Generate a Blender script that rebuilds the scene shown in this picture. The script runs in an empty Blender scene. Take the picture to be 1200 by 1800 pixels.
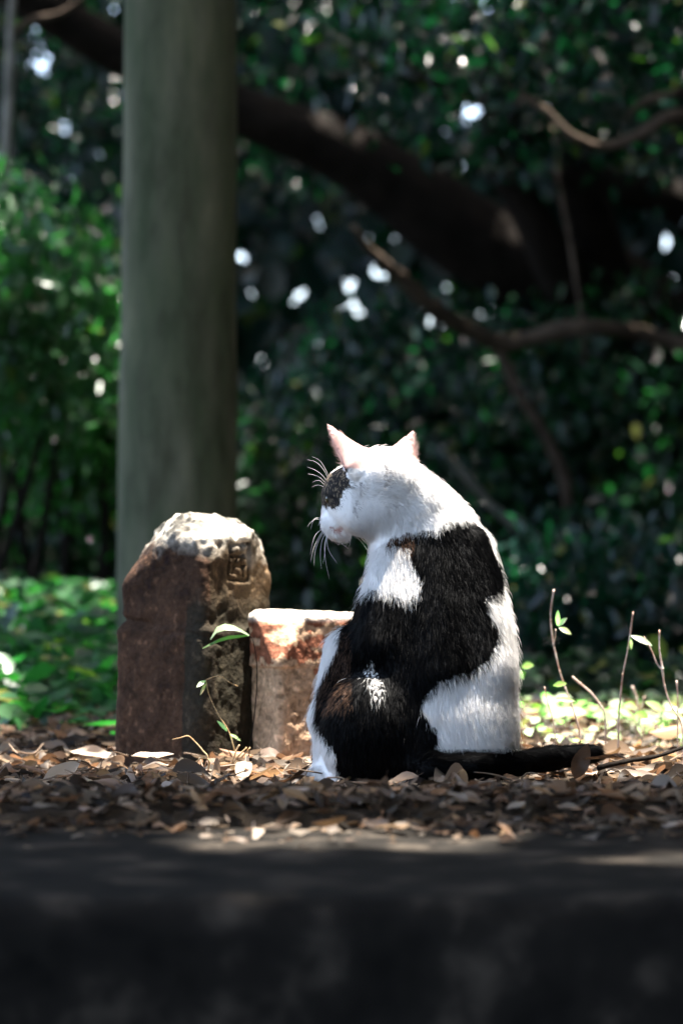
import bpy, math
import numpy as np

R = math.radians
rng = np.random.RandomState(7)
SC = bpy.context.scene
COL = SC.collection

# ------------------------------------------------------------------ camera, sky, sun, exposure
CAM_H = 0.25
FPX = 4250.0                      # focal length in pixels of the 1200x1800 photograph
cam_data = bpy.data.cameras.new('camera')
cam = bpy.data.objects.new('camera', cam_data)
COL.objects.link(cam)
cam.location = (0, 0, CAM_H)
cam.rotation_euler = (R(90), 0, 0)
cam_data.sensor_fit = 'VERTICAL'
cam_data.sensor_height = 36
cam_data.lens = 85
cam_data.shift_y = 100 / 1800
cam_data.clip_end = 2000
cam_data.clip_start = 0.05
cam_data.dof.use_dof = True
cam_data.dof.focus_distance = 2.90
cam_data.dof.aperture_fstop = 3.8
SC.camera = cam

SUN = np.array([0.13, 0.05, 0.98]); SUN /= np.linalg.norm(SUN)
SUN_EL = math.asin(SUN[2]); SUN_AZ = math.atan2(SUN[0], SUN[1])
world = bpy.data.worlds.new('World')
SC.world = world
world.use_nodes = True
wn = world.node_tree
bg = wn.nodes['Background']
sky = wn.nodes.new('ShaderNodeTexSky')
sky.sky_type = 'NISHITA'
sky.sun_disc = False
sky.sun_elevation = SUN_EL
sky.sun_rotation = SUN_AZ
sky.dust_density = 4.0
wn.links.new(sky.outputs[0], bg.inputs[0])
bg.inputs[1].default_value = 0.15
sd = bpy.data.lights.new('sun', 'SUN')
sd.energy = 4.2
sd.angle = R(0.53)
sd.color = (1.0, 0.95, 0.86)
sun = bpy.data.objects.new('sun', sd)
COL.objects.link(sun)
from mathutils import Vector
sun.rotation_euler = Vector(SUN).to_track_quat('Z', 'Y').to_euler()
SC.view_settings.view_transform = 'Standard'
SC.view_settings.look = 'None'
SC.view_settings.exposure = 2.95
SC.view_settings.gamma = 1
SC.render.engine = 'CYCLES'
SC.cycles.use_denoising = True
SC.cycles.use_adaptive_sampling = False
SC.cycles.max_bounces = 8
SC.cycles.diffuse_bounces = 6
SC.cycles.transmission_bounces = 4
SC.cycles.sample_clamp_indirect = 12
SC.cycles.sample_clamp_direct = 60


# ------------------------------------------------------------------ helpers
def P(px, py, Y):
    """the point at distance Y that the photograph shows at (px, py)"""
    return np.array([(px - 600) / FPX * Y, Y, CAM_H - (py - 1000) / FPX * Y])


def tag(o, label=None, cat=None, group=None, kind=None):
    if label: o['label'] = label
    if cat: o['category'] = cat
    if group: o['group'] = group
    if kind: o['kind'] = kind
    return o


def empty(name, loc):
    o = bpy.data.objects.new(name, None)
    o.empty_display_size = 0.05
    COL.objects.link(o)
    o.location = tuple(loc)
    return o


def make_data(name, V, F, col=None, smooth=True, extra=None):
    me = bpy.data.meshes.new(name)
    V = np.asarray(V, dtype=np.float32)
    if isinstance(F, np.ndarray):
        k = F.shape[1]
        me.vertices.add(len(V)); me.vertices.foreach_set('co', V.ravel())
        me.loops.add(F.size); me.loops.foreach_set('vertex_index', F.astype(np.int32).ravel())
        me.polygons.add(len(F)); me.polygons.foreach_set('loop_start', np.arange(0, F.size, k, dtype=np.int32))
        me.update(calc_edges=True)
    else:
        me.from_pydata([tuple(map(float, v)) for v in V], [], F)
    if smooth:
        me.polygons.foreach_set('use_smooth', np.ones(len(me.polygons), dtype=bool))
    if col is not None:
        a = me.color_attributes.new('Col', 'FLOAT_COLOR', 'POINT')
        c = np.ones((len(V), 4), dtype=np.float32); c[:, :col.shape[1]] = col
        a.data.foreach_set('color', c.ravel())
    me.validate()
    return me


def link(name, me, mat, parent=None, loc=None):
    """link a mesh; its vertices are in world coordinates unless loc is given"""
    o = bpy.data.objects.new(name, me)
    COL.objects.link(o)
    if mat and len(me.materials) == 0: me.materials.append(mat)
    if parent is not None:
        o.parent = parent
        if loc is None: o.location = tuple(-np.array(parent.location))
        else: o.location = tuple(loc)
    elif loc is not None:
        o.location = tuple(loc)
    return o


# value noise
_lat = {}
def vnoise(p, scale, seed=0):
    if seed not in _lat: _lat[seed] = np.random.RandomState(1000 + seed).rand(32, 32, 32).astype(np.float32)
    L = _lat[seed]
    q = np.asarray(p) * scale + 57.31
    i = np.floor(q).astype(int); f = q - i; f = f * f * (3 - 2 * f)
    i0 = i % 32; i1 = (i + 1) % 32
    x0, y0, z0 = i0[..., 0], i0[..., 1], i0[..., 2]; x1, y1, z1 = i1[..., 0], i1[..., 1], i1[..., 2]
    fx, fy, fz = f[..., 0], f[..., 1], f[..., 2]
    a = L[x0, y0, z0] * (1 - fx) + L[x1, y0, z0] * fx
    b = L[x0, y1, z0] * (1 - fx) + L[x1, y1, z0] * fx
    c = L[x0, y0, z1] * (1 - fx) + L[x1, y0, z1] * fx
    d = L[x0, y1, z1] * (1 - fx) + L[x1, y1, z1] * fx
    return ((a * (1 - fy) + b * fy) * (1 - fz) + (c * (1 - fy) + d * fy) * fz) * 2 - 1


def fbm(p, scale, seed=0, octs=3):
    s = 0; a = 1; t = 0
    for k in range(octs):
        s = s + a * vnoise(p, scale * 2.1 ** k, seed + k); t += a; a *= 0.5
    return s / t


def surface_nets(V, origin, h):
    ins = V < 0
    nx, ny, nz = V.shape
    acc = np.zeros((nx - 1, ny - 1, nz - 1, 3), dtype=np.float32)
    cnt = np.zeros((nx - 1, ny - 1, nz - 1), dtype=np.float32)
    for ax in range(3):
        b, c = [k for k in range(3) if k != ax]
        for ob in (0, 1):
            for oc in (0, 1):
                s0 = [slice(0, -1)] * 3; s1 = [slice(0, -1)] * 3
                s0[b] = slice(ob, None if ob else -1); s1[b] = s0[b]
                s0[c] = slice(oc, None if oc else -1); s1[c] = s0[c]
                s1[ax] = slice(1, None)
                A = V[tuple(s0)]; B = V[tuple(s1)]
                m = (A < 0) != (B < 0)
                t = np.where(m, A / np.where(m, A - B, 1), 0)
                acc[..., ax] += t
                acc[..., b] += np.where(m, ob, 0)
                acc[..., c] += np.where(m, oc, 0)
                cnt += m
    has = cnt > 0
    idx = -np.ones(has.shape, dtype=np.int64)
    idx[has] = np.arange(has.sum())
    cells = np.argwhere(has)
    verts = (cells + acc[has] / cnt[has][:, None]) * h + origin
    faces = []
    for ax in range(3):
        b, c = [(1, 2), (2, 0), (0, 1)][ax]
        s0 = [slice(1, -1)] * 3; s1 = [slice(1, -1)] * 3
        s0[ax] = slice(0, -1); s1[ax] = slice(1, None)
        A = ins[tuple(s0)]; B = ins[tuple(s1)]
        for flip in (0, 1):
            e = np.argwhere((A & ~B) if not flip else (~A & B))
            e = e + 1; e[:, ax] -= 1
            def cell(db, dc):
                q = e.copy(); q[:, b] -= db; q[:, c] -= dc
                return idx[q[:, 0], q[:, 1], q[:, 2]]
            f = np.stack([cell(1, 1), cell(0, 1), cell(0, 0), cell(1, 0)], 1)
            if flip: f = f[:, ::-1]
            faces.append(f)
    return verts, np.concatenate(faces)


def vert_normals(V, F):
    n = np.zeros_like(V)
    fn = np.cross(V[F[:, 1]] - V[F[:, 0]], V[F[:, 2]] - V[F[:, 0]]) + np.cross(V[F[:, 2]] - V[F[:, 0]], V[F[:, 3]] - V[F[:, 0]])
    for k in range(4): np.add.at(n, F[:, k], fn)
    return n / (np.linalg.norm(n, axis=1)[:, None] + 1e-12)


def tube_mesh(pts, rad, sides=8, bump=0.0, seed=0, closed=True):
    """a tapered limb along a smooth path"""
    pts = np.asarray(pts, float); rad = np.asarray(rad, float)
    n = len(pts)
    if n > 2:                                   # Catmull-Rom resample
        k = 5; Q = []; q = []
        ext = np.vstack([2 * pts[0] - pts[1], pts, 2 * pts[-1] - pts[-2]])
        for i in range(n - 1):
            for t in np.arange(k) / k:
                a, b, c, d = ext[i:i + 4]
                Q.append(0.5 * (2 * b + (c - a) * t + (2 * a - 5 * b + 4 * c - d) * t * t + (3 * b - a - 3 * c + d) * t ** 3))
                q.append(rad[i] * (1 - t) + rad[i + 1] * t)
        Q.append(pts[-1]); q.append(rad[-1])
        pts = np.array(Q); rad = np.array(q)
    T = np.gradient(pts, axis=0); T /= np.linalg.norm(T, axis=1)[:, None] + 1e-12
    up = np.array([0.31, 0.92, 0.2]) if abs(T[0][1]) < 0.8 else np.array([1.0, 0, 0.1])
    V = []
    for i in range(len(pts)):
        a = np.cross(T[i], up); a /= np.linalg.norm(a); b = np.cross(T[i], a); up = np.cross(a, T[i])
        th = np.arange(sides) / sides * 2 * np.pi
        ring = pts[i] + rad[i] * (np.cos(th)[:, None] * a + np.sin(th)[:, None] * b)
        if bump:
            ring += (ring - pts[i]) * (bump * fbm(ring, 0.5 / rad.max(), seed, 2))[:, None]
        V.append(ring)
    V = np.vstack(V)
    F = []
    for i in range(len(pts) - 1):
        for j in range(sides):
            F.append((i * sides + j, i * sides + (j + 1) % sides, (i + 1) * sides + (j + 1) % sides, (i + 1) * sides + j))
    F.append(tuple(range(sides))[::-1]); F.append(tuple(range((len(pts) - 1) * sides, len(pts) * sides)))
    return V, F


def tube(name, pts, rad, mat, parent=None, sides=8, bump=0.0, seed=0):
    V, F = tube_mesh(pts, rad, sides, bump, seed)
    return link(name, make_data(name, V, F), mat, parent)


# ------------------------------------------------------------------ materials
def new_mat(name):
    m = bpy.data.materials.new(name); m.use_nodes = True
    return m, m.node_tree, m.node_tree.nodes['Principled BSDF']


def ramp(nt, src, stops):
    r = nt.nodes.new('ShaderNodeValToRGB')
    e = r.color_ramp.elements
    e[0].position, e[0].color = stops[0][0], (*stops[0][1], 1)
    e[1].position, e[1].color = stops[-1][0], (*stops[-1][1], 1)
    for p, c in stops[1:-1]:
        k = e.new(p); k.color = (*c, 1)
    nt.links.new(src, r.inputs[0])
    return r.outputs[0]


def noise_node(nt, scale, detail=4, rough=0.55, coord='Object', stretch=None):
    tc = nt.nodes.new('ShaderNodeTexCoord')
    n = nt.nodes.new('ShaderNodeTexNoise')
    n.inputs['Scale'].default_value = scale; n.inputs['Detail'].default_value = detail; n.inputs['Roughness'].default_value = rough
    if stretch:
        mp = nt.nodes.new('ShaderNodeMapping'); mp.inputs['Scale'].default_value = stretch
        nt.links.new(tc.outputs[coord], mp.inputs[0]); nt.links.new(mp.outputs[0], n.inputs['Vector'])
    else:
        nt.links.new(tc.outputs[coord], n.inputs['Vector'])
    return n.outputs[0]


def bump(nt, bs, src, strength, dist):
    b = nt.nodes.new('ShaderNodeBump'); b.inputs['Strength'].default_value = strength; b.inputs['Distance'].default_value = dist
    nt.links.new(src, b.inputs['Height']); nt.links.new(b.outputs[0], bs.inputs['Normal'])


def rough_mat(name, stops, scale, rough=0.9, bs=0.5, bd=0.01, stretch=None, detail=5):
    m, nt, b = new_mat(name)
    n = noise_node(nt, scale, detail, stretch=stretch)
    nt.links.new(ramp(nt, n, stops), b.inputs['Base Color'])
    b.inputs['Roughness'].default_value = rough
    b.inputs['Specular IOR Level'].default_value = 0.08
    bump(nt, b, n, bs, bd)
    return m


def leaf_mat(name, trans_tint, trans=0.4, rough=0.35, attr=True, base=None, spec=0.5):
    m, nt, b = new_mat(name)
    at = nt.nodes.new('ShaderNodeAttribute'); at.attribute_name = 'Col'
    b.inputs['Roughness'].default_value = rough
    b.inputs['Specular IOR Level'].default_value = spec
    nt.links.new(at.outputs['Color'], b.inputs['Base Color'])
    tr = nt.nodes.new('ShaderNodeBsdfTranslucent')
    mx = nt.nodes.new('ShaderNodeMix'); mx.data_type = 'RGBA'; mx.blend_type = 'MULTIPLY'; mx.inputs[0].default_value = 1
    nt.links.new(at.outputs['Color'], mx.inputs[6]); mx.inputs[7].default_value = (*trans_tint, 1)
    nt.links.new(mx.outputs[2], tr.inputs[0])
    ms = nt.nodes.new('ShaderNodeMixShader'); ms.inputs[0].default_value = trans
    nt.links.new(b.outputs[0], ms.inputs[1]); nt.links.new(tr.outputs[0], ms.inputs[2])
    nt.links.new(ms.outputs[0], nt.nodes['Material Output'].inputs[0])
    return m


M_leaf = leaf_mat('evergreen_leaf', (1.0, 2.8, 1.0), 0.4, 0.2, spec=0.45)
M_cover = leaf_mat('ground_cover_leaf', (1.1, 2.6, 0.8), 0.45, 0.4)
M_dry = leaf_mat('dry_leaf', (1.1, 0.95, 0.8), 0.42, 0.5, spec=0.22)
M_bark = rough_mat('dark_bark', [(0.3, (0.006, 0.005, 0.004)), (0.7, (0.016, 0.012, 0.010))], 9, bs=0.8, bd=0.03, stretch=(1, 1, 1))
M_bark_brown = rough_mat('brown_bark', [(0.3, (0.032, 0.023, 0.017)), (0.7, (0.095, 0.070, 0.054))], 12, bs=0.6, bd=0.02)
M_bark_grey = rough_mat('grey_bark', [(0.3, (0.10, 0.10, 0.09)), (0.7, (0.26, 0.25, 0.23))], 14, bs=0.5, bd=0.015)
M_twig = rough_mat('reddish_twig', [(0.35, (0.40, 0.22, 0.15)), (0.65, (0.72, 0.60, 0.52))], 90, rough=0.6, bs=0.4, bd=0.002)
M_straw = rough_mat('dry_straw', [(0.35, (0.38, 0.22, 0.10)), (0.7, (0.62, 0.45, 0.26))], 80, rough=0.6, bs=0.3, bd=0.001)
M_green = rough_mat('green_stem', [(0.35, (0.06, 0.12, 0.03)), (0.7, (0.14, 0.2, 0.06))], 80, rough=0.5, bs=0.2, bd=0.001)
M_soil = rough_mat('leafy_soil', [(0.3, (0.012, 0.009, 0.007)), (0.55, (0.035, 0.026, 0.018)), (0.75, (0.08, 0.06, 0.045))], 30, bs=0.9, bd=0.02)
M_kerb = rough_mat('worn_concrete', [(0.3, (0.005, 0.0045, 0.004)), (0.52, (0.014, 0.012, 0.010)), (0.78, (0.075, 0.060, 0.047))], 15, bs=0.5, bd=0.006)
M_road = rough_mat('asphalt', [(0.3, (0.03, 0.03, 0.032)), (0.7, (0.06, 0.06, 0.06))], 120, bs=0.5, bd=0.003)


def vcol_mat(name, rough=0.9, nscale=180, bs=0.4, bd=0.002):
    m, nt, b = new_mat(name)
    at = nt.nodes.new('ShaderNodeAttribute'); at.attribute_name = 'Col'
    n = noise_node(nt, nscale, 4)
    r = ramp(nt, n, [(0.3, (0.6, 0.6, 0.6)), (0.7, (1.25, 1.25, 1.25))])
    mx = nt.nodes.new('ShaderNodeMix'); mx.data_type = 'RGBA'; mx.blend_type = 'MULTIPLY'; mx.inputs[0].default_value = 1
    nt.links.new(at.outputs['Color'], mx.inputs[6]); nt.links.new(r, mx.inputs[7])
    nt.links.new(mx.outputs[2], b.inputs['Base Color'])
    b.inputs['Roughness'].default_value = rough
    b.inputs['Specular IOR Level'].default_value = 0.12
    bump(nt, b, n, bs, bd)
    return m


M_stone = vcol_mat('weathered_stone', 0.85, 160, 0.7, 0.003)

# ------------------------------------------------------------------ leaf clouds
LEAF_UV = np.array([(0, 0), (0.28, 0.21), (0.66, 0.19), (1, 0), (0.66, -0.19), (0.28, -0.21)])


def leaf_cloud(C, D, N, L, col, W=1.0, fold=0.35):
    """many small leaves at C pointing along D with face normal N and length L"""
    n = len(C)
    D = D / (np.linalg.norm(D, axis=1)[:, None] + 1e-9)
    S = np.cross(N, D); S /= np.linalg.norm(S, axis=1)[:, None] + 1e-9
    N = np.cross(D, S)
    V = np.zeros((n, 6, 3), dtype=np.float32)
    L = np.broadcast_to(L, (n,))
    W = np.broadcast_to(W, (n,))
    droop = rng.uniform(0.0, 0.25, n)
    for k, (u, v) in enumerate(LEAF_UV):
        V[:, k] = C + D * (L * (u - 0.5))[:, None] + S * (L * v * W)[:, None] + N * (L * (abs(v) * fold - droop * (u - 0.35) ** 2))[:, None]
    base = np.arange(n)[:, None] * 6
    F = np.concatenate([base + np.array([0, 1, 2, 3]), base + np.array([0, 3, 4, 5])])
    c = np.repeat(col, 6, axis=0)
    return V.reshape(-1, 3), F, c


def rand_dirs(n, bias=(0, 0, 0), spread=1.0):
    d = rng.normal(size=(n, 3)) * spread + np.array(bias)
    return d / (np.linalg.norm(d, axis=1)[:, None] + 1e-9)


def greens(n, lo=(0.0025, 0.010, 0.009), hi=(0.008, 0.031, 0.023), yellow=0.04):
    t = rng.rand(n, 1) ** 1.5
    c = np.array(lo) * (1 - t) + np.array(hi) * t
    y = rng.rand(n) < yellow
    c[y] = np.array([0.07, 0.08, 0.02]) * (0.6 + 0.6 * rng.rand(y.sum(), 1))
    return c


def foliage(name, C, L, mat, parent, lo=None, hi=None, bias=(0, -0.2, -0.5), nb=(0, -0.2, 0.8), yellow=0.04, W=1.0):
    n = len(C)
    kw = {}
    if lo: kw['lo'] = lo
    if hi: kw['hi'] = hi
    Ls = L * rng.uniform(0.6, 1.25, n)
    V, F, c = leaf_cloud(C, rand_dirs(n, bias, 0.6), rand_dirs(n, nb, 0.55), Ls, greens(n, yellow=yellow, **kw), W)
    o = link(name, make_data(name, V, F, c, smooth=False), mat, parent)
    if n > 300: o['kind'] = 'stuff'
    return o


def clusters(n_cl, per, centre, size, cl_r, squash=0.6):
    """points in twig-end clusters filling an ellipsoid, thinning at its edge"""
    u = rng.normal(size=(n_cl, 3)); u /= np.linalg.norm(u, axis=1)[:, None]
    r = rng.rand(n_cl) ** 0.45
    cc = np.array(centre) + u * r[:, None] * np.array(size)
    k = rng.poisson(per, n_cl)
    idx = np.repeat(np.arange(n_cl), k)
    off = rng.normal(size=(len(idx), 3)) * cl_r * np.array([1, 1, squash])
    return cc[idx] + off


# ------------------------------------------------------------------ ground, kerb, road
KERB_BACK, KERB_FRONT = 2.44, 1.80


def ground_z(x, y):
    p = np.stack([x, y, np.zeros_like(x)], -1)
    z = 0.012 * fbm(p, 3.0, 3, 3) - 0.006
    left = np.clip((-x - 0.25) / 0.5, 0, 1) * np.clip((y - 3.4) / 2.0, 0, 1)
    z = z + 0.03 * left
    z = z + 0.25 * np.clip((y - 10) / 40, 0, 1) * fbm(p, 0.1, 5, 2)
    z = z * np.clip((y - KERB_BACK) / 0.1 + 0.1, 0, 1)
    z = z - 0.10 * np.clip((y - 4.6) / 1.2, 0, 1) * np.clip((x + 0.3) / 0.5, 0, 1)
    z = z - 0.012
    edge = 2.31 + 0.07 * fbm(np.stack([x * 3.0, np.zeros_like(x), np.zeros_like(x)], -1), 1.0, 7, 3) + 0.02 * fbm(p, 12, 8, 2)
    front = -0.04 + 0.053 * np.clip((y - edge) / 0.06, 0, 1) + 0.004 * fbm(p, 20, 9, 2)
    w_ = np.clip((2.56 - y) / 0.10, 0, 1)
    return z * (1 - w_) + front * w_


ys = np.concatenate([np.arange(2.18, 2.6, 0.01), np.arange(2.6, 5.2, 0.02), 5.2 * 1.035 ** np.arange(0, 130)])
xs0 = np.concatenate([np.arange(0, 1.2, 0.02), 1.2 * 1.06 ** np.arange(0, 90)])
xs = np.concatenate([-xs0[:0:-1], xs0])
GX, GY = np.meshgrid(xs, ys, indexing='ij')
GV = np.stack([GX, GY, ground_z(GX, GY)], -1).reshape(-1, 3)
a, b = len(xs), len(ys)
ii, jj = np.meshgrid(np.arange(a - 1), np.arange(b - 1), indexing='ij')
q = (ii * b + jj).ravel()
GF = np.stack([q, q + b, q + b + 1, q + 1], 1)
tag(link('ground', make_data('ground', GV, GF), M_soil), kind='structure')

# road below the kerb, running behind the camera
V = [(-220, -220, -0.17), (220, -220, -0.17), (220, KERB_FRONT + 0.05, -0.17), (-220, KERB_FRONT + 0.05, -0.17)]
tag(link('road', make_data('road', V, [(0, 1, 2, 3)], smooth=False), M_road), kind='structure')


def kerb_block(x0, x1, dz):
    """one concrete kerb block with worn, rounded edges"""
    nx = 24
    prof = [(KERB_BACK - 0.002, -0.05), (KERB_BACK - 0.002, -0.004), (KERB_BACK - 0.02, 0.0)]
    prof += [(KERB_BACK - 0.02 - t * (KERB_BACK - KERB_FRONT - 0.06), 0.0) for t in np.linspace(0.08, 1, 14)]
    prof += [(KERB_FRONT + 0.022, -0.003), (KERB_FRONT + 0.008, -0.012), (KERB_FRONT, -0.03)]
    prof += [(KERB_FRONT, -0.03 - t * 0.15) for t in np.linspace(0.15, 1, 6)]
    X = np.linspace(x0, x1, nx)
    VV = []
    for k, x in enumerate(X):
        e = 0.006 if k in (0, nx - 1) else 0
        for (y, z) in prof:
            p = np.array([x, y, z + dz])
            w = fbm(p[None], 7, 11, 3)[0] * 0.007
            VV.append((x, y + w * 0.6 * (y < KERB_FRONT + 0.1) + (e if y <= KERB_FRONT + 0.01 else 0), z + dz + w - e))
    m = len(prof); FF = []
    for k in range(nx - 1):
        for j in range(m - 1):
            FF.append((k * m + j, k * m + j + 1, (k + 1) * m + j + 1, (k + 1) * m + j))
    FF.append(tuple(range(m))[::-1]); FF.append(tuple(range((nx - 1) * m, nx * m)))
    return make_data('kerb_stone', VV, FF)


kerb = empty('kerb', (0, KERB_FRONT, 0))
kerb['kind'] = 'structure'
x = -4.27
while x < 3.0:
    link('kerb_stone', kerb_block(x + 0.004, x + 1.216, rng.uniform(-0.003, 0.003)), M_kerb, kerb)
    x += 1.22

# ------------------------------------------------------------------ the cat
YC = 2.95
SP = YC / FPX


def CP(px, py, dy=0.0):
    return P(px, py, YC) + np.array([0, dy, 0])


def sd_ell(G, c, r):
    p = G - c; r = np.array(r)
    k0 = np.linalg.norm(p / r, axis=-1); k1 = np.linalg.norm(p / (r * r), axis=-1) + 1e-9
    return k0 * (k0 - 1) / k1


def sd_cone(G, a, b, r0, r1):
    ab = b - a; t = np.clip(((G - a) @ ab) / (ab @ ab), 0, 1)
    return np.linalg.norm(G - a - t[..., None] * ab, axis=-1) - (r0 + (r1 - r0) * t)


def smin(a, b, k):
    h = np.clip(0.5 + 0.5 * (b - a) / k, 0, 1)
    return b * (1 - h) + a * h - k * h * (1 - h)


LOFT = np.array([  # py, left px, right px, depth half (m), centre dy (m)
    (868, 735, 775, 0.020, 0.008),
    (885, 704, 806, 0.036, 0.008),
    (905, 684, 828, 0.046, 0.008),
    (930, 670, 846, 0.055, 0.008),
    (960, 660, 862, 0.063, 0.008),
    (1000, 650, 879, 0.074, 0.010),
    (1050, 632, 892, 0.082, 0.010),
    (1100, 618, 904, 0.089, 0.012),
    (1150, 602, 909, 0.094, 0.012),
    (1200, 592, 907, 0.097, 0.012),
    (1250, 588, 902, 0.100, 0.010),
    (1300, 590, 892, 0.100, 0.008),
    (1335, 600, 882, 0.094, 0.006),
    (1362, 625, 850, 0.065, 0.000)], float)
TAIL = [(690, 2.890, 0.026), (760, 2.840, 0.016), (830, 2.842, 0.017), (900, 2.882, 0.018), (965, 2.94, 0.020), (1040, 2.985, 0.022)]
TAIL_P = [np.array([(px - 600) / FPX * Y, Y, z]) for px, Y, z in TAIL]
TAIL_R = [0.017, 0.0140, 0.0132, 0.0130, 0.0125, 0.010]


def lean(py):
    """the back slopes away from the hips up to the shoulders"""
    return np.interp(py, [868, 960, 1100, 1250, 1370], [0.042, 0.032, 0.010, -0.010, -0.018])


def cat_sdf(G):
    z = G[..., 2]
    py = 1000 + (CAM_H - z) / SP
    Lx = (np.interp(py, LOFT[:, 0], LOFT[:, 1]) - 600) * SP
    Rx = (np.interp(py, LOFT[:, 0], LOFT[:, 2]) - 600) * SP
    bb = np.interp(py, LOFT[:, 0], LOFT[:, 3]); cy = YC + np.interp(py, LOFT[:, 0], LOFT[:, 4]) + lean(py)
    a_ = (Rx - Lx) / 2; cx = (Rx + Lx) / 2
    qq = np.sqrt(((G[..., 0] - cx) / a_) ** 2 + ((G[..., 1] - cy) / bb) ** 2)
    d = (qq - 1) * np.minimum(a_, bb)
    zt = CAM_H - (868 - 1000) * SP; zb = CAM_H - (1366 - 1000) * SP
    d = np.maximum(d, np.maximum(z - zt, zb - z))
    # haunches, hip, shoulder blades
    d = smin(d, sd_ell(G, CP(655, 1288, -0.058), (0.062, 0.050, 0.074)), 0.009)
    d = smin(d, sd_ell(G, CP(824, 1292, -0.042), (0.054, 0.058, 0.090)), 0.032)
    d = smin(d, sd_ell(G, CP(735, 1330, -0.060), (0.050, 0.032, 0.030)), 0.02)
    d = smin(d, sd_cone(G, CP(700, 985, -0.010), CP(668, 1130, -0.042), 0.032, 0.030), 0.022)
    d = smin(d, sd_cone(G, CP(822, 965, -0.002), CP(842, 1170, -0.046), 0.028, 0.036), 0.03)
    d = smin(d, sd_cone(G, CP(770, 945, -0.010), CP(770, 1180, -0.072), 0.020, 0.022), 0.03)
    # near foreleg and paw, hind foot
    d = smin(d, sd_cone(G, CP(618, 1150, -0.005), CP(580, 1262, -0.015), 0.034, 0.024), 0.02)
    d = smin(d, sd_cone(G, CP(580, 1262, -0.015), CP(577, 1350, -0.020), 0.022, 0.017), 0.012)
    d = smin(d, sd_ell(G, CP(573, 1357, -0.028), (0.020, 0.028, 0.013)), 0.010)
    d = smin(d, sd_ell(G, CP(628, 1362, -0.060), (0.040, 0.024, 0.012)), 0.010)
    # neck
    d = smin(d, sd_cone(G, CP(754, 932, 0.022), CP(693, 862, 0.006), 0.051, 0.041), 0.016)
    d = smin(d, sd_cone(G, CP(778, 926, 0.024), CP(716, 862, 0.010), 0.038, 0.032), 0.012)
    d = smin(d, sd_cone(G, CP(720, 985, 0.010), CP(684, 905, 0.006), 0.038, 0.034), 0.016)
    # head
    h = sd_ell(G, CP(663, 848, 0.002), (0.0455, 0.046, 0.0425))
    h = smin(h, sd_ell(G, CP(625, 880, 0.006), (0.0355, 0.038, 0.037)), 0.016)
    h = smin(h, sd_ell(G, CP(645, 903, -0.012), (0.030, 0.026, 0.026)), 0.014)
    h = smin(h, sd_ell(G, CP(598, 857, 0.008), (0.020, 0.026, 0.022)), 0.012)
    h = smin(h, sd_ell(G, CP(590, 921, 0.020), (0.0185, 0.022, 0.0150)), 0.010)
    h = smin(h, sd_ell(G, CP(596, 936, 0.018), (0.0150, 0.016, 0.0105)), 0.006)
    h = smin(h, sd_cone(G, CP(580, 868, 0.020), CP(578, 905, 0.030), 0.0095, 0.0095), 0.010)
    h = np.maximum(h, -sd_ell(G, CP(575, 878, -0.006), (0.008, 0.008, 0.006)) + 0.000) if False else h
    d = smin(d, h, 0.016)
    # mouth line
    # tail
    for k in range(len(TAIL_P) - 1):
        d = smin(d, sd_cone(G, TAIL_P[k], TAIL_P[k + 1], TAIL_R[k], TAIL_R[k + 1]), 0.008)
    return d


def ear_points(tip, base, opening, half, seedless=0):
    """sample points of a cupped ear shell"""
    ax = tip - base; H = np.linalg.norm(ax); ax = ax / H
    o = np.array(opening, float); o -= ax * (o @ ax); o /= np.linalg.norm(o)
    lat = np.cross(ax, o)
    pts = []
    for v in np.linspace(-0.25, 1, 46):
        w = half * (1 - max(v, 0)) ** 0.85 + 0.0006
        th = 1.15 - 0.25 * max(v, 0)
        n = max(4, int(w * 2 / 0.0009))
        for u in np.linspace(-1, 1, n):
            bow = 0.12 * half * math.sin(max(v, 0) * math.pi)
            pts.append((base + ax * H * v + lat * (w * math.sin(u * th) / math.sin(1.15)) + o * (w * (1 - math.cos(u * th)) * 0.9 - w * 0.5) + o * bow, 0.0021 * (1 - 0.45 * max(v, 0))))
    return pts


EARS = [ear_points(CP(575, 747, -0.010), CP(630, 812, -0.016), (-0.70, 0.66, -0.30), 0.0265),
        ear_points(CP(727, 757, 0.012), CP(702, 808, 0.006), (0.45, 0.85, 0.10), 0.0215)]

h = 0.0024
lo = np.array([-0.055, 2.79, -0.006]); hi = np.array([0.33, 3.075, 0.435])
dims = np.ceil((hi - lo) / h).astype(int)
gx = lo[0] + np.arange(dims[0]) * h; gy = lo[1] + np.arange(dims[1]) * h; gz = lo[2] + np.arange(dims[2]) * h
SDF = np.empty(tuple(dims), dtype=np.float32)
for k0 in range(0, dims[2], 16):
    G = np.stack(np.meshgrid(gx, gy, gz[k0:k0 + 16], indexing='ij'), -1)
    SDF[:, :, k0:k0 + 16] = cat_sdf(G)
ear_field = np.full(SDF.shape, 1.0, dtype=np.float32)
for E in EARS:
    for p, t in E:
        i = np.floor((p - lo) / h).astype(int)
        s = tuple(slice(max(i[k] - 3, 0), i[k] + 5) for k in range(3))
        gg = np.stack(np.meshgrid(gx[s[0]], gy[s[1]], gz[s[2]], indexing='ij'), -1)
        dd = np.linalg.norm(gg - p, axis=-1) - t
        ear_field[s] = np.minimum(ear_field[s], dd)
hh = np.clip(0.5 + 0.5 * (ear_field - SDF) / 0.004, 0, 1)
SDF = ear_field * (1 - hh) + SDF * hh - 0.004 * hh * (1 - hh)
CV, CF = surface_nets(SDF, lo, h)
CN = vert_normals(CV, CF)


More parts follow.
